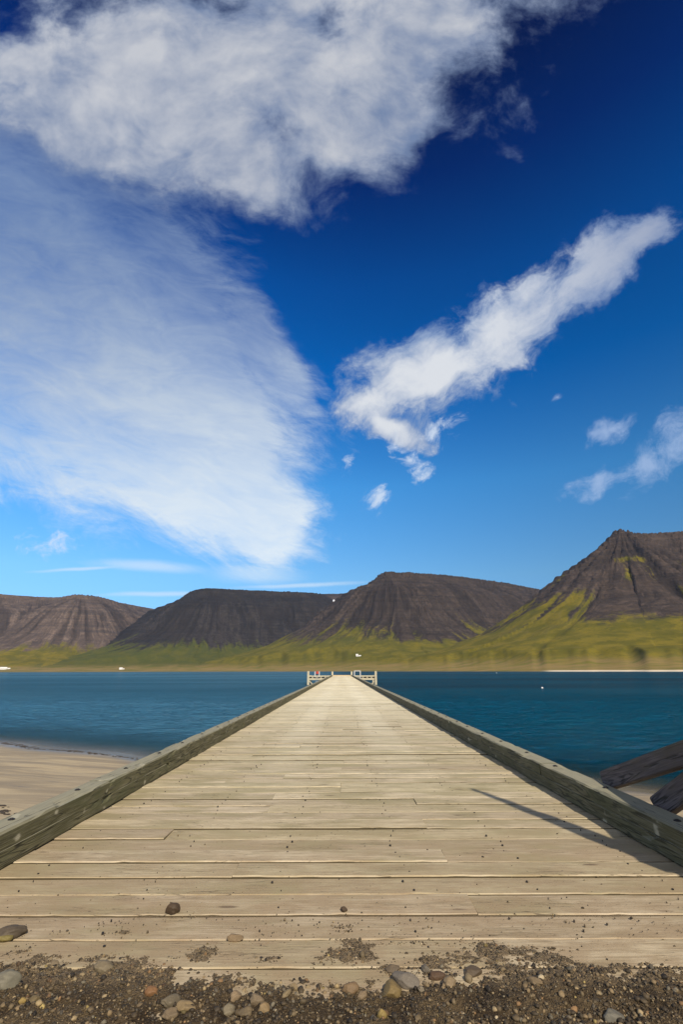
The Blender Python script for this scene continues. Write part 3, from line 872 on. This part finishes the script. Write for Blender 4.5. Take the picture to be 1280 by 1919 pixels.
# curb beams: two courses of long timbers along each side
def curb_timber_mesh(L, h, seed, w=CW):
    rg = np.random.RandomState(seed)
    n = int(L / 0.12) + 1; ys = np.linspace(0.008, L - 0.008, n)
    bb, b = (0.003, 0.014) if h > .12 else (0.010, 0.003)
    prof = [(-w / 2 + bb, 0), (w / 2 - bb, 0), (w / 2, bb), (w / 2, h * .5), (w / 2, h - b), (w / 2 - b, h), (0, h + .001), (-w / 2 + b, h), (-w / 2, h - b), (-w / 2, h * .5), (-w / 2, bb)]
    V = []
    for k, (px_, pz_) in enumerate(prof):
        wx = (fbm(ys * 1.3, ys * 0 + k * .3, seed, 3) - .5) * .008; wz = (fbm(ys * 1.6, ys * 0 + k * .6, seed + 5, 3) - .5) * .005
        ch = np.maximum(fbm(ys * 5, ys * 0 + k * 2.0, seed + 9, 2) - .68, 0) * .10 if k in (4, 5, 7, 8) else 0
        V.append(np.c_[px_ + wx - np.sign(px_) * ch, ys, pz_ + wz * (pz_ > 0) - ch])
    K = len(prof); V = np.concatenate(V)
    F = []
    for k in range(K):
        k2 = (k + 1) % K; i = np.arange(n - 1)
        F.append(np.stack([k * n + i, k2 * n + i, k2 * n + i + 1, k * n + i + 1], 1))
    me_v = [tuple(v) for v in V]; fs = [tuple(f) for f in np.concatenate(F)]
    fs.append(tuple(k * n for k in range(K))[::-1]); fs.append(tuple(k * n + n - 1 for k in range(K)))
    me = bpy.data.meshes.new('curb_beam'); me.from_pydata(me_v, [], fs); me.update()
    me.materials.append(M_CURB)
    return me
lower = [curb_timber_mesh(5.2, 0.118, 100 + i) for i in range(4)]
upper = [curb_timber_mesh(5.2, 0.122, 200 + i) for i in range(4)]
PIER_HEAD_Y0 = 118.0
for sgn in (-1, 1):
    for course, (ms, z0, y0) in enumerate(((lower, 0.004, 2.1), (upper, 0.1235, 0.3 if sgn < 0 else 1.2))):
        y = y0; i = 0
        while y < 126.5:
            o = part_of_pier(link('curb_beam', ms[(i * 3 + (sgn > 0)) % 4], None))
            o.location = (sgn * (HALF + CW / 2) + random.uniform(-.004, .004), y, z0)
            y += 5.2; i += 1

# bolt holes along the curb tops
def bolt_mesh():
    mb = MB(); mb.tube((0, 0, -.01), (0, 0, .003), .026, .024, 18)
    mb.tube((0, 0, .002), (0, 0, .009), .013, .012, 6)
    o = mb.build('curb_bolt', M_IRON, None); return o
b0 = bolt_mesh(); bm_me = b0.data; bpy.data.objects.remove(b0)
far_b = MB()
for sgn in (-1, 1):
    for i in range(118):
        yy = 4.1 + i * 1.04 + random.uniform(-.06, .06); xx = sgn * (HALF + 0.12) + random.uniform(-.015, .015)
        if i < 40:
            o = part_of_pier(link('curb_bolt', bm_me, None)); o.location = (xx, yy, 0.2495)
        else:
            far_b.tube((xx, yy, .24), (xx, yy, .253), .026, .024, 8)
fb = part_of_pier(far_b.build('curb_bolt', M_IRON)); fb['kind'] = 'stuff'

# structure under the deck
pile_mb = MB(); pile_mb.tube((0, 0, -9.5), (0, 0, -0.62), .17, .15, 14)
pp = pile_mb.build('pile', M_CURB, None, True); pile_me = pp.data; bpy.data.objects.remove(pp)
cap_mb = MB(); cap_mb.box((0, 0, -.46), (5.3, .28, .30), bevel=.015)
pp = cap_mb.build('cap_beam', M_CURB); cap_me = pp.data; bpy.data.objects.remove(pp)
for i in range(24):
    yy = 5.5 + i * 5.0
    for sgn in (-1, 1):
        o = part_of_pier(link('pile', pile_me, None)); o.location = (sgn * 2.1, yy, 0)
    o = part_of_pier(link('cap_beam', cap_me, None)); o.location = (0, yy, 0)
for jx in (-2.05, -1.23, -0.41, 0.41, 1.23, 2.05):
    mb = MB(); mb.box((jx, 65.3, -.187), (.15, 125.5, .235)); part_of_pier(mb.build('joist', M_CURB))

# ---- T-shaped head at the far end
HX = 8.0; HY0, HY1 = 118.0, 128.2
for sgn in (-1, 1):
    x0, x1 = sgn * 2.62, sgn * HX; cx = (x0 + x1) / 2; wx = abs(x1 - x0)
    mb = MB()
    for k in range(39):
        mb.box((cx, HY0 + .13 + k * .2615, -.03), (wx, .25, .06))
    part_of_pier(mb.build('head_deck', M_PALE))
    for zc, hh in ((0.10, .30), (-0.55, .42)):
        mb = MB(); mb.box((cx, HY0 - .14, zc), (wx, .26, hh), bevel=.02); part_of_pier(mb.build('fender_beam', M_PALE))
    mb = MB()
    for xx in np.linspace(x0 + sgn * .25, x1 - sgn * .2, 6): mb.box((xx, HY0 - .14, -.165), (.28, .22, .35))
    part_of_pier(mb.build('spacer_block', M_PALE))
    mb = MB(); mb.box((cx, HY0 + .32, -.37), (wx, .3, .56), bevel=.02); part_of_pier(mb.build('cap_beam', M_IRON))
    mb = MB(); mb.box((x1 - sgn * .13, (HY0 + HY1) / 2, .13), (.24, HY1 - HY0, .24), bevel=.02); part_of_pier(mb.build('curb_beam', M_PALE))
    for xx in (x1 - sgn * .22, (x0 + x1) / 2, x0 + sgn * .2):
        for yy in (HY0 + .3, HY1 - .3):
            mb = MB(); mb.tube((xx, yy, -9), (xx, yy, -.65), .17, .16, 14); part_of_pier(mb.build('pile', M_PALE, None, True))
    # outer mooring post and knee brace
    mb = MB(); mb.box((x1 - sgn * .22, HY0 - .42, -.5), (.48, .36, 3.4), bevel=.03); part_of_pier(mb.build('mooring_post', M_PALE))
    mb = MB(); mb.bar((x1 - sgn * .2, HY0 - .12, -.72), (x1 - sgn * 1.9, HY0 + .1, -2.3), .22, .22, .01); part_of_pier(mb.build('brace', M_PALE))
    # low post beside the end of the roadway
    mb = MB(); mb.box((sgn * 2.42, HY1 - .3, .55), (.42, .36, 1.1), bevel=.03); part_of_pier(mb.build('mooring_post', M_PALE))
mb = MB(); mb.box((0, HY1 + .02, .13), (4.4, .26, .22), bevel=.02); part_of_pier(mb.build('curb_beam', mat_timber('orange_sawn_timber', (0.62, 0.46, 0.27), (0.50, 0.36, 0.20), (0.68, 0.58, 0.42), (0.45, 0.36, 0.22))))
# ladders with hooped handrails
def ladder(xc, w, h, yy, full):
    root = empty('ladder', (xc, yy, 0))
    root.parent = pier; root.matrix_parent_inverse = Matrix.Translation(-pier.location)
    mb = MB()
    mb.bm.free()
    for s_ in (-1, 1):
        mb = MB(); mb.box((s_ * w / 2, 0, (h - (2.4 if full else .1)) / 2), (.20, .12, h + (2.4 if full else .1))); mb.build('handrail', M_WHITE, root)
    if full: mb = MB(); mb.box((0, 0, h - .07), (w - .21, .10, .15)); mb.build('crossbar', M_WHITE, root)
    for k in range(8):
        mb = MB(); mb.box((0, 0.0, -2.2 + k * .3), (w - .15, .05, .05)); mb.build('rung', M_WHITE, root)
ladder(669 and 3.55, 1.35, 1.30, HY0 - .36, True)
ladder(-5.75, 0.98, 1.15, HY0 - .36, False)

# red rescue box between the ladder posts
rb = tag(empty('rescue_box', (-5.72, HY0 + .35, 0)), 'small red rescue box between two white ladder posts at the left of the pier head', 'rescue box')
mb = MB(); mb.box((0, 0, .85), (.62, .34, .62), bevel=.04); bx_ = mb.build('cabinet', M_RED, rb)
mb = MB(); mb.box((0, -.18, .85), (.46, .012, .46), bevel=.004); mb.build('door', M_RED, bx_)
for s_ in (-1, 1):
    mb = MB(); mb.box((s_ * .2, 0, .27), (.07, .07, .54)); mb.build('leg', M_IRON, rb)

# ================================================================ braced timber mast beside the right-hand curb
mast = tag(empty('braced_mast', (2.82, 2.56, 0)), 'dark timber mast whose two sloping braces stand on the right curb of the pier', 'mast')
mx, my = 0.0, 0.0
def tapered(name, a, b, w0, w1, parent, mat):
    bm = bmesh.new(); a = Vector(a); b = Vector(b); z = (b - a).normalized()
    x = Vector((0, 0, 1)).cross(z)
    if x.length < 1e-3: x = Vector((1, 0, 0))
    x.normalize(); y = z.cross(x); rings = []
    N = 12
    for k in range(N + 1):
        t_ = k / N; c = a.lerp(b, t_); w = w0 + (w1 - w0) * t_
        ring = []
        for (u, v) in ((-1, -.9), (-.9, -1), (.9, -1), (1, -.9), (1, .9), (.9, 1), (-.9, 1), (-1, .9)):
            ring.append(bm.verts.new(c + x * u * w / 2 + y * v * w / 2))
        rings.append(ring)
    for r0, r1 in zip(rings[:-1], rings[1:]):
        for j in range(8): bm.faces.new((r0[j], r0[(j + 1) % 8], r1[(j + 1) % 8], r1[j]))
    bm.faces.new(rings[0][::-1]); bm.faces.new(rings[-1])
    me = bpy.data.meshes.new(name); bm.to_mesh(me); bm.free()
    return link(name, me, mat, parent)
M_BRACE_Z = M_BRACE
tapered('post', (0, 0, -1.2), (0, 0, 3.15), 0.40, .05, mast, M_BRACE)
def brace(a, b, w, t):
    """a plank whose own Y axis runs along it, so the grain follows"""
    a = Vector(a) - mast.location; b = Vector(b) - mast.location; L = (b - a).length
    m_ = MB(); m_.box((0, L / 2, 0), (t, L, w), bevel=.008); o = m_.build('brace', M_BRACE, mast)
    o.location = a; o.rotation_euler = (b - a).to_track_quat('Y', 'Z').to_euler()
    return o, L
bA, LA = brace((2.64, 5.42, 0.25), (2.72, 2.50, 1.24), .165, .10)
mb = MB(); mb.tube((-.056, 1.32, .02), (-.075, 1.32, .02), .020, .020, 10); mb.build('bolt', M_IRON, bA)
bB, LB = brace((2.66, 4.62, 0.20), (2.98, 2.62, 1.50), .165, .10)
mb = MB(); mb.tube((-.056, .9, .02), (-.072, .9, .02), .018, .018, 10); mb.build('bolt', M_IRON, bB)

# ================================================================ gravel, soil and stones in the foreground
rgn = np.random.RandomState(12)
def soil_edge(x): return 2.71 + (fbm(x * 1.9 + 3, x * 0 + 1, 61, 4) - .5) * .26 + .05 * np.exp(-((x + .8) / .5) ** 2) - .06 * np.exp(-((x - .25) / .3) ** 2)

def patches(x, y):
    def g(cx, cy, sx, sy, a): return a * np.exp(-((x - cx) / sx) ** 2 - ((y - cy) / sy) ** 2)
    return g(-1.12, 2.86, .42, .10, .16) + g(-.30, 2.85, .30, .08, .14) + g(-.02, 3.12, .075, .10, .24) + g(.02, 2.90, .10, .12, .16) + g(.62, 2.88, .14, .03, .12) + g(1.15, 2.75, .5, .08, .10)

def soil_h(x, y):
    d = soil_edge(x) - y
    clump = fbm(x * 7, y * 7, 62, 5, .6)
    fine = fbm(x * 45, y * 45, 65, 3, .6)
    h = sstep(d, -.10, .22) * .030 + (clump - .5) * .055 * sstep(d, -.12, .10) + (fine - .5) * .016 * sstep(d, -.1, .05) - .010
    # thin drifts of grit lying out over the planks
    drift = fbm(x * 3.2 + 9, y * 5.5, 66, 5, .62)
    lim = .475 + np.clip(-d, 0, 1) * .60 - patches(x, y)
    h2 = (drift - lim) * .05 + (fine - .5) * .012 - .001
    return np.maximum(h, np.where((d < .02) & (drift > lim), h2 + .0005, -.02))

def build_soil():
    xs = np.arange(-2.34, 2.34, .0065); ys = np.arange(1.9, 3.35, .0065)
    Xg, Yg = np.meshgrid(xs, ys); Zg = soil_h(Xg, Yg)
    F = grid_faces(len(ys), len(xs)); zf = Zg.ravel()
    keep = (zf[F].max(1) > -.012)
    F = F[keep]; used = np.unique(F); re = np.full(zf.size, -1); re[used] = np.arange(len(used))
    dry = sstep(Yg, 2.50, 2.80).ravel()
    V = np.c_[Xg.ravel(), Yg.ravel(), zf][used]
    me = np_mesh('soil', V, re[F], dict(dry=dry[used]), smooth=True)
    o = link('soil', me, M_SOIL); tag(o, 'dark damp soil spilling over the landward end of the pier planks', 'soil', kind='stuff')
build_soil()

M_GRAV = mat_stone('gravel_stone', 0.7)
def ico(sub):
    bm = bmesh.new(); bmesh.ops.create_icosphere(bm, subdivisions=sub, radius=1.0)
    v = np.array([tuple(a.co) for a in bm.verts]); f = np.array([[a.index for a in q.verts] for q in bm.faces]); bm.free()
    return v, f
PAL = np.array([(.16, .13, .09), (.24, .19, .13), (.10, .08, .055), (.30, .25, .18), (.20, .19, .17), (.34, .28, .19), (.26, .17, .10), (.13, .12, .11), (.40, .36, .30), (.075, .06, .045), (.36, .30, .14)])

def scatter(name, pts, sizes, label):
    v0, f0 = ico(2); v1, f1 = ico(1)
    V = []; F = []; C = []; nv = 0
    for (x, y, z), s in zip(pts, sizes):
        v, f = (v0, f0) if s > .006 else (v1, f1)
        sc = s * rgn.uniform(.6, 1.25, 3); sc[2] *= .75
        q = v * (1 + rgn.uniform(-.22, .22, (len(v), 1))) * sc
        a = rgn.uniform(0, 6.28); ca, sa = math.cos(a), math.sin(a); b = rgn.uniform(-.5, .5)
        q = q @ np.array([[ca, sa, 0], [-sa, ca, 0], [0, 0, 1]]).T @ np.array([[1, 0, 0], [0, math.cos(b), -math.sin(b)], [0, math.sin(b), math.cos(b)]])
        V.append(q + (x, y, z + sc[2] * .35)); F.append(f + nv); nv += len(v)
        c = PAL[rgn.choice(len(PAL), p=P_PAL)] * rgn.uniform(.18, .95) * (1.0, .88, .64)
        C.append(np.tile(c, (len(v), 1)))
    me = np_mesh(name, np.concatenate(V), np.concatenate(F), dict(col=np.concatenate(C)), smooth=True)
    o = link(name, me, M_GRAV); tag(o, label, 'gravel', kind='stuff')
P_PAL = np.array([3, 2.4, 4, 1.0, 1.1, .45, .5, 1.4, .12, 4, .12]); P_PAL = P_PAL / P_PAL.sum()

def gravel():
    N = 26000
    x = rgn.uniform(-1.9, 1.9, N); y = rgn.uniform(2.2, 3.25, N) 
    d = soil_edge(x) - y
    h = soil_h(x, y); dr = fbm(x * 3.2 + 9, y * 5.5, 66, 5, .62)
    pk = np.where(d > -.03, .80, np.where(h > .0, .55, .02 + .05 * sstep(dr, .42, .55)))
    k = rgn.rand(N) < pk
    x, y, h = x[k], y[k], np.maximum(h[k], 0)
    s = np.exp(rgn.normal(math.log(.0042), .45, len(x))); s = np.clip(s, .0018, .013)
    s = np.where(soil_edge(x) - y < -.03, s * .6, s)
    scatter('gravel', np.c_[x, y, h], s, 'loose brown gravel and grit over the soil at the near end of the pier')
    # fine grit lying in drifts over the first planks
    N = 42000; x = rgn.uniform(-1.9, 1.9, N); y = rgn.uniform(2.6, 3.35, N)
    d = soil_edge(x) - y; dr = fbm(x * 3.2 + 9, y * 5.5, 66, 5, .62); lim = .475 + np.clip(-d, 0, 1) * .60 - patches(x, y)
    k = rgn.rand(N) < .75 * sstep(dr - lim, -.09, .03) * (d < .05)
    x, y = x[k], y[k]; s = np.clip(np.exp(rgn.normal(math.log(.0026), .4, len(x))), .0013, .007)
    scatter('grit', np.c_[x, y, np.maximum(soil_h(x, y), 0)], s, 'drifts of fine grit spread over the first planks')
    # stray crumbs farther out on the boards
    N = 420; x = rgn.uniform(-2.2, 2.2, N); y = 3.1 + rgn.exponential(1.6, N)
    s = np.clip(np.exp(rgn.normal(math.log(.0030), .4, N)), .0016, .008)
    k = y < 11
    scatter('grit', np.c_[x, y, np.zeros(N)][k], s[k], 'scattered specks of grit lying on the planks')
gravel()

def gpt(px, py, z=0.0):
    d = pdir(px, py); t = (z - CAMH) / d.z
    return d.x * t, d.y * t

def stone(px, py, dia, col, label, flat=.7, elong=1.2, rot=0.0, seed=0, name='stone'):
    x, y = gpt(px, py + dia * .15)
    dist = math.hypot(math.hypot(x, y), CAMH)
    rad = .88 * dia / 2 / FPX * (dist * math.cos(math.atan((py - 959.5) / FPX)))
    v, f = ico(4)
    rs_ = np.random.RandomState(seed + 77)
    o1 = rs_.uniform(0, 50, 3)
    n = (fbm(v[:, 0] * 1.1 + o1[0] + v[:, 2] * .7, v[:, 1] * 1.1 + o1[1] + v[:, 2] * .9, seed, 3) - .5)
    n2 = (fbm(v[:, 0] * 4 + o1[2] + v[:, 2] * 2, v[:, 1] * 4 - v[:, 2] * 3, seed + 3, 3) - .5)
    # a few worn facets
    q = v * (1 + n * .55 + n2 * .10)[:, None]
    for _ in range(5):
        a = rs_.normal(size=3); a /= np.linalg.norm(a); lim = rs_.uniform(.62, .9)
        pr = q @ a; q = q - np.outer(np.maximum(pr - lim, 0) * .8, a)
    q = q * (rad * elong, rad / elong ** .5, rad * flat)
    hz = float(max(soil_h(np.array([x]), np.array([y]))[0], 0.0))
    c = np.tile(np.array(col) * (.50, .43, .32), (len(v), 1))
    me = np_mesh(name, q, f, dict(col=c), smooth=True)
    o = link(name, me, M_GRAV)
    o.location = (x, y, hz + rad * flat * (.25 if hz > .002 else .6)); o.rotation_euler = (0, rs_.uniform(-.15, .15), R(rot))
    tag(o, label, 'stone')
    return o
G, T_, O_, D_, Y_, K_ = (.26, .25, .23), (.33, .26, .17), (.36, .21, .11), (.11, .08, .055), (.30, .25, .09), (.20, .19, .18)
STONES = [
    (320, 1706, 24, D_, 'brown rough lump of a stone alone on the planks left of centre', .85, 1.2, 10),
    (12, 1749, 40, (.15, .13, .11), 'long dark stone lying on the planks at the left edge of the picture', .6, 1.5, 35),
    (4, 1757, 26, (.34, .31, .13), 'yellowish pebble leaning on the long dark stone at the left edge', .6, 1.2, 0),
    (440, 1757, 26, (.34, .27, .19), 'flat tan pebble stuck in a plank gap below and right of the lone brown stone', .45, 1.6, 0),
    (190, 1812, 36, (.30, .27, .21), 'broad buff stone half sunk in the soil at the left', .6, 1.15, 15),
    (8, 1852, 46, (.29, .30, .28), 'large grey green stone cut by the left edge of the picture in dark soil', .7, 1.2, 30),
    (280, 1866, 24, O_, 'orange brown pebble in dark soil left of the stone cluster', .7, 1.2, -20),
    (760, 1841, 44, (.27, .26, .26), 'big smooth grey oval stone leaning in the gravel right of centre', .62, 1.35, -35),
    (733, 1858, 42, (.30, .24, .12), 'olive brown stone below and left of the big grey oval stone', .8, 1.15, 60),
    (735, 1818, 24, (.19, .16, .13), 'dull brown stone just above the big grey oval stone', .6, 1.25, 0),
    (797, 1820, 20, (.22, .21, .20), 'small slate grey stone against the pale plank edge right of the big oval stone', .8, 1.3, -50),
    (819, 1832, 26, (.15, .10, .07), 'dark reddish brown flat stone right of the small slate grey stone', .6, 1.4, 5),
    (843, 1851, 28, (.34, .28, .20), 'angular tan stone right of the cluster around the big grey oval stone', .8, 1.05, 20),
    (886, 1824, 30, (.16, .13, .10), 'dark humped stone resting on the plank edge far right of the big oval stone', .6, 1.3, 0),
    (878, 1838, 20, (.30, .26, .19), 'pale wedge shaped stone under the dark humped stone', .9, 1.1, 70),
    (479, 1884, 27, (.31, .26, .20), 'round pinkish tan stone at the top right of the left cluster', .85, 1.1, 0),
    (440, 1873, 24, (.37, .30, .22), 'cream and pink stone at the top left of the left cluster', .8, 1.1, 40),
    (427, 1896, 25, (.30, .28, .23), 'grey buff stone at the lower left of the left cluster', .8, 1.2, 60),
    (491, 1903, 25, (.36, .28, .17), 'rounded golden brown stone below the round pinkish stone', .85, 1.05, 10),
    (459, 1905, 24, (.24, .20, .14), 'brown stone in the bottom middle of the left cluster', .7, 1.2, -10),
    (344, 1894, 30, (.38, .31, .20), 'lumpy pale yellow stone left of the left cluster', .6, 1.5, 5),
    (318, 1882, 32, (.23, .21, .17), 'grey stone just left of the lumpy pale yellow stone', .6, 1.2, 15),
    (316, 1913, 26, (.28, .23, .17), 'stone cut by the bottom edge below the grey stone at lower left', .7, 1.2, 0),
    (548, 1852, 15, (.38, .32, .22), 'small bright tan pebble between the left cluster and the picture centre', .8, 1.3, -30),
    (535, 1872, 16, (.34, .29, .20), 'small tan pebble just below the bright tan pebble near centre', .7, 1.4, 40),
    (655, 1856, 30, (.31, .23, .15), 'reddish tan stone left of the olive brown stone', .7, 1.25, 0),
    (677, 1868, 20, (.33, .27, .20), 'small pale stone to the right of the reddish tan stone', .7, 1.2, 20),
    (788, 1860, 15, (.31, .29, .25), 'little pale grey pebble to the lower right of the big grey oval stone', .9, 1.1, 0),
    (797, 1847, 14, (.38, .32, .22), 'little pale yellow pebble touching the big grey oval stone at its right', .6, 1.4, -60),
    (714, 1910, 20, (.44, .36, .15), 'bright yellow brown pebble at the bottom edge near the centre', .9, 1.05, 0),
    (643, 1706, 12, D_, 'tiny dark crumb of stone on the planks at the picture centre', .8, 1.2, 0),
    (678, 1792, 16, (.20, .17, .12), 'small upright brown pebble on the first plank right of centre', 1.0, 1.1, 80),
    (1002, 1851, 24, (.33, .27, .19), 'pale tan stone half buried in the gravel at the right', .5, 1.3, -40),
    (1150, 1912, 34, (.24, .25, .25), 'blue grey stone at the bottom edge on the far right', .7, 1.4, 10),
    (62, 1880, 18, (.24, .20, .12), 'small brown pebble near the lower left corner', .8, 1.2, 0),
    (38, 1884, 12, (.46, .36, .14), 'tiny yellow pebble near the lower left corner', .9, 1.1, 0),
    (100, 1806, 14, (.30, .26, .20), 'small buff pebble on the covered plank left of the broad buff stone', .8, 1.2, 0),
]
for i, (px_, py_, dia, colr, lab, fl, el, ro) in enumerate(STONES):
    stone(px_, py_, dia, colr, lab, fl, el, ro, i * 13)

# a line of dark weed and driftwood on the sand
M_WEED = mat_plain('dark_weed', (0.035, 0.024, 0.014), 0.9)
def weed():
    V = []; F = []; C = []; nv = 0; v, f = ico(1)
    for i in range(1500):
        x = rgn.uniform(-30, -2.7); sy = float(shore_y(np.array([x]))[0])
        if rgn.rand() < .45: y = sy - 0.6 + rgn.normal() * .18 + (float(vnoise(np.array([x * .7]), np.array([0.]), 2)[0]) - .5) * 1.0
        else: y = sy - 10.2 + rgn.normal() * .14 + (float(vnoise(np.array([x * .5]), np.array([0.]), 5)[0]) - .5) * 1.2
        s = rgn.uniform(.012, .04)
        z = float(ground_z(np.array([x]), np.array([y]))[0])
        q = v * (1 + rgn.uniform(-.3, .3, (len(v), 1))) * (s * rgn.uniform(1, 3.5), s, s * .35)
        a = rgn.normal() * .5; ca, sa = math.cos(a), math.sin(a)
        V.append(q @ np.array([[ca, sa, 0], [-sa, ca, 0], [0, 0, 1]]) + (x, y, z + s * .2)); F.append(f + nv); nv += len(v)
    me = np_mesh('seaweed', np.concatenate(V), np.concatenate(F))
    tag(link('seaweed', me, M_WEED), 'thin dark lines of washed up weed on the sand left of the pier', 'seaweed', kind='stuff')
weed()

# ================================================================ farms on the far shore, snow patch, floats
M_WALL = mat_plain('white_render_wall', (0.58, 0.57, 0.54), 0.8, var=.05, sc=.4)
M_ROOF_W = mat_plain('pale_sheet_roof', (0.62, 0.62, 0.60), 0.6, var=.1, sc=.3)
M_GLASS = mat_plain('dark_window_glass', (0.03, 0.035, 0.04), 0.2)
def farmhouse(azv, rv, L, W, Hh, label, wing=None, rz=None):
    z, x, y = zat(azv, rv)
    root = tag(empty('farmhouse', (x, y, z - .5), -R(azv) if rz is None else rz), label, 'farmhouse')
    def unit(cx, L, W, Hh):
        mb = MB(); mb.box((cx, 0, Hh / 2), (L, W, Hh)); wl = mb.build('wall', M_WALL, root)
        bm = bmesh.new(); e = .5; rh = W * .38
        p = [(cx - L / 2 - e, -W / 2 - e, Hh + .003), (cx + L / 2 + e, -W / 2 - e, Hh + .003), (cx + L / 2 + e, W / 2 + e, Hh + .003), (cx - L / 2 - e, W / 2 + e, Hh + .003), (cx - L / 2 - e, 0, Hh + rh), (cx + L / 2 + e, 0, Hh + rh)]
        vs = [bm.verts.new(q) for q in p]
        for q in ((0, 1, 5, 4), (2, 3, 4, 5), (0, 4, 3), (1, 2, 5), (3, 2, 1, 0)): bm.faces.new([vs[k] for k in q])
        me = bpy.data.meshes.new('roof'); bm.to_mesh(me); bm.free(); rf = link('roof', me, M_ROOF_W, root)
        n = max(2, int(L / 5))
        for k in range(n):
            mb = MB(); mb.box((cx - L / 2 + (k + .5) * L / n, -W / 2 - .03, Hh * .55), (1.5, .1, 1.2)); mb.build('window', M_GLASS, root)
    unit(0, L, W, Hh)
    if wing: unit(L / 2 + wing[0] / 2 + 1.5, wing[0], wing[1], wing[2])
    return root
farmhouse(-33.75, 3480, 34, 14, 9, 'long white farm building alone on the far left shore', (14, 10, 6))
farmhouse(-23.55, 3180, 17, 11, 7, 'small white farmhouse on the shore below the second mountain left of the pier', (8, 7, 4))
farmhouse(1.72, 2420, 11, 9, 8, 'white farmhouse in the green meadow just right of the pier end', (12, 7, 3.5))

def snow():
    el, azv = 7.58, -1.0
    for rv in np.arange(3000, 7000, 15.0):
        z, x, y = zat(azv, rv)
        if z > CAMH + rv * math.tan(R(el)): break
    v, f = ico(3)
    q = v * (8, 6, 11) * (1 + (fbm(v[:, 0] * 2 + 5, v[:, 1] * 2 + v[:, 2], 4, 3) - .5) * .8)[:, None] + (x, y, z)
    o = link('snow', np_mesh('snow', q, f, smooth=True), mat_plain('old_snow', (0.60, 0.62, 0.66), .8, var=.05))
    tag(o, 'small white patch of old snow in the notch between the second and third mountain', 'snow patch', kind='stuff')
snow()
# floats on the water
def buoy(px, py, col, rad, label):
    x, y = gpt(px, py, WL)
    root = tag(empty('buoy', (x, y, WL)), label, 'buoy')
    mb = MB(); r = bmesh.ops.create_uvsphere(mb.bm, u_segments=20, v_segments=12, radius=rad)
    bmesh.ops.translate(mb.bm, vec=(0, 0, rad * .35), verts=r['verts']); mb.build('float', mat_plain('buoy_paint', col, .4, var=.1), root, True)
    mb = MB(); mb.tube((0, 0, rad * 1.3), (0, 0, rad * 1.6), rad * .18, rad * .12, 10)
    mb.build('eye', M_IRON, root)
buoy(1017, 1291, (.75, .70, .66), .17, 'pale round mooring buoy on the dark water right of the pier')
buoy(931, 1262.2, (.85, .85, .82), .40, 'tiny white buoy near the far shore right of the pier head')


# thin summer haze over the fjord: one closed box round everything
def haze():
    m = bpy.data.materials.new('haze_air'); m.use_nodes = True; nt = NT(m.node_tree); nt.n.clear()
    out = nt.add('ShaderNodeOutputMaterial'); v = nt.add('ShaderNodeVolumePrincipled')
    v.inputs['Color'].default_value = (0.30, 0.55, 0.95, 1); v.inputs['Density'].default_value = 1.4e-5
    nt.l.new(v.outputs[0], out.inputs['Volume'])
    mb = MB(); mb.box((0, 0, 465), (18600, 18600, 960)); o = mb.build('haze', m)
    tag(o, kind='stuff')
haze()
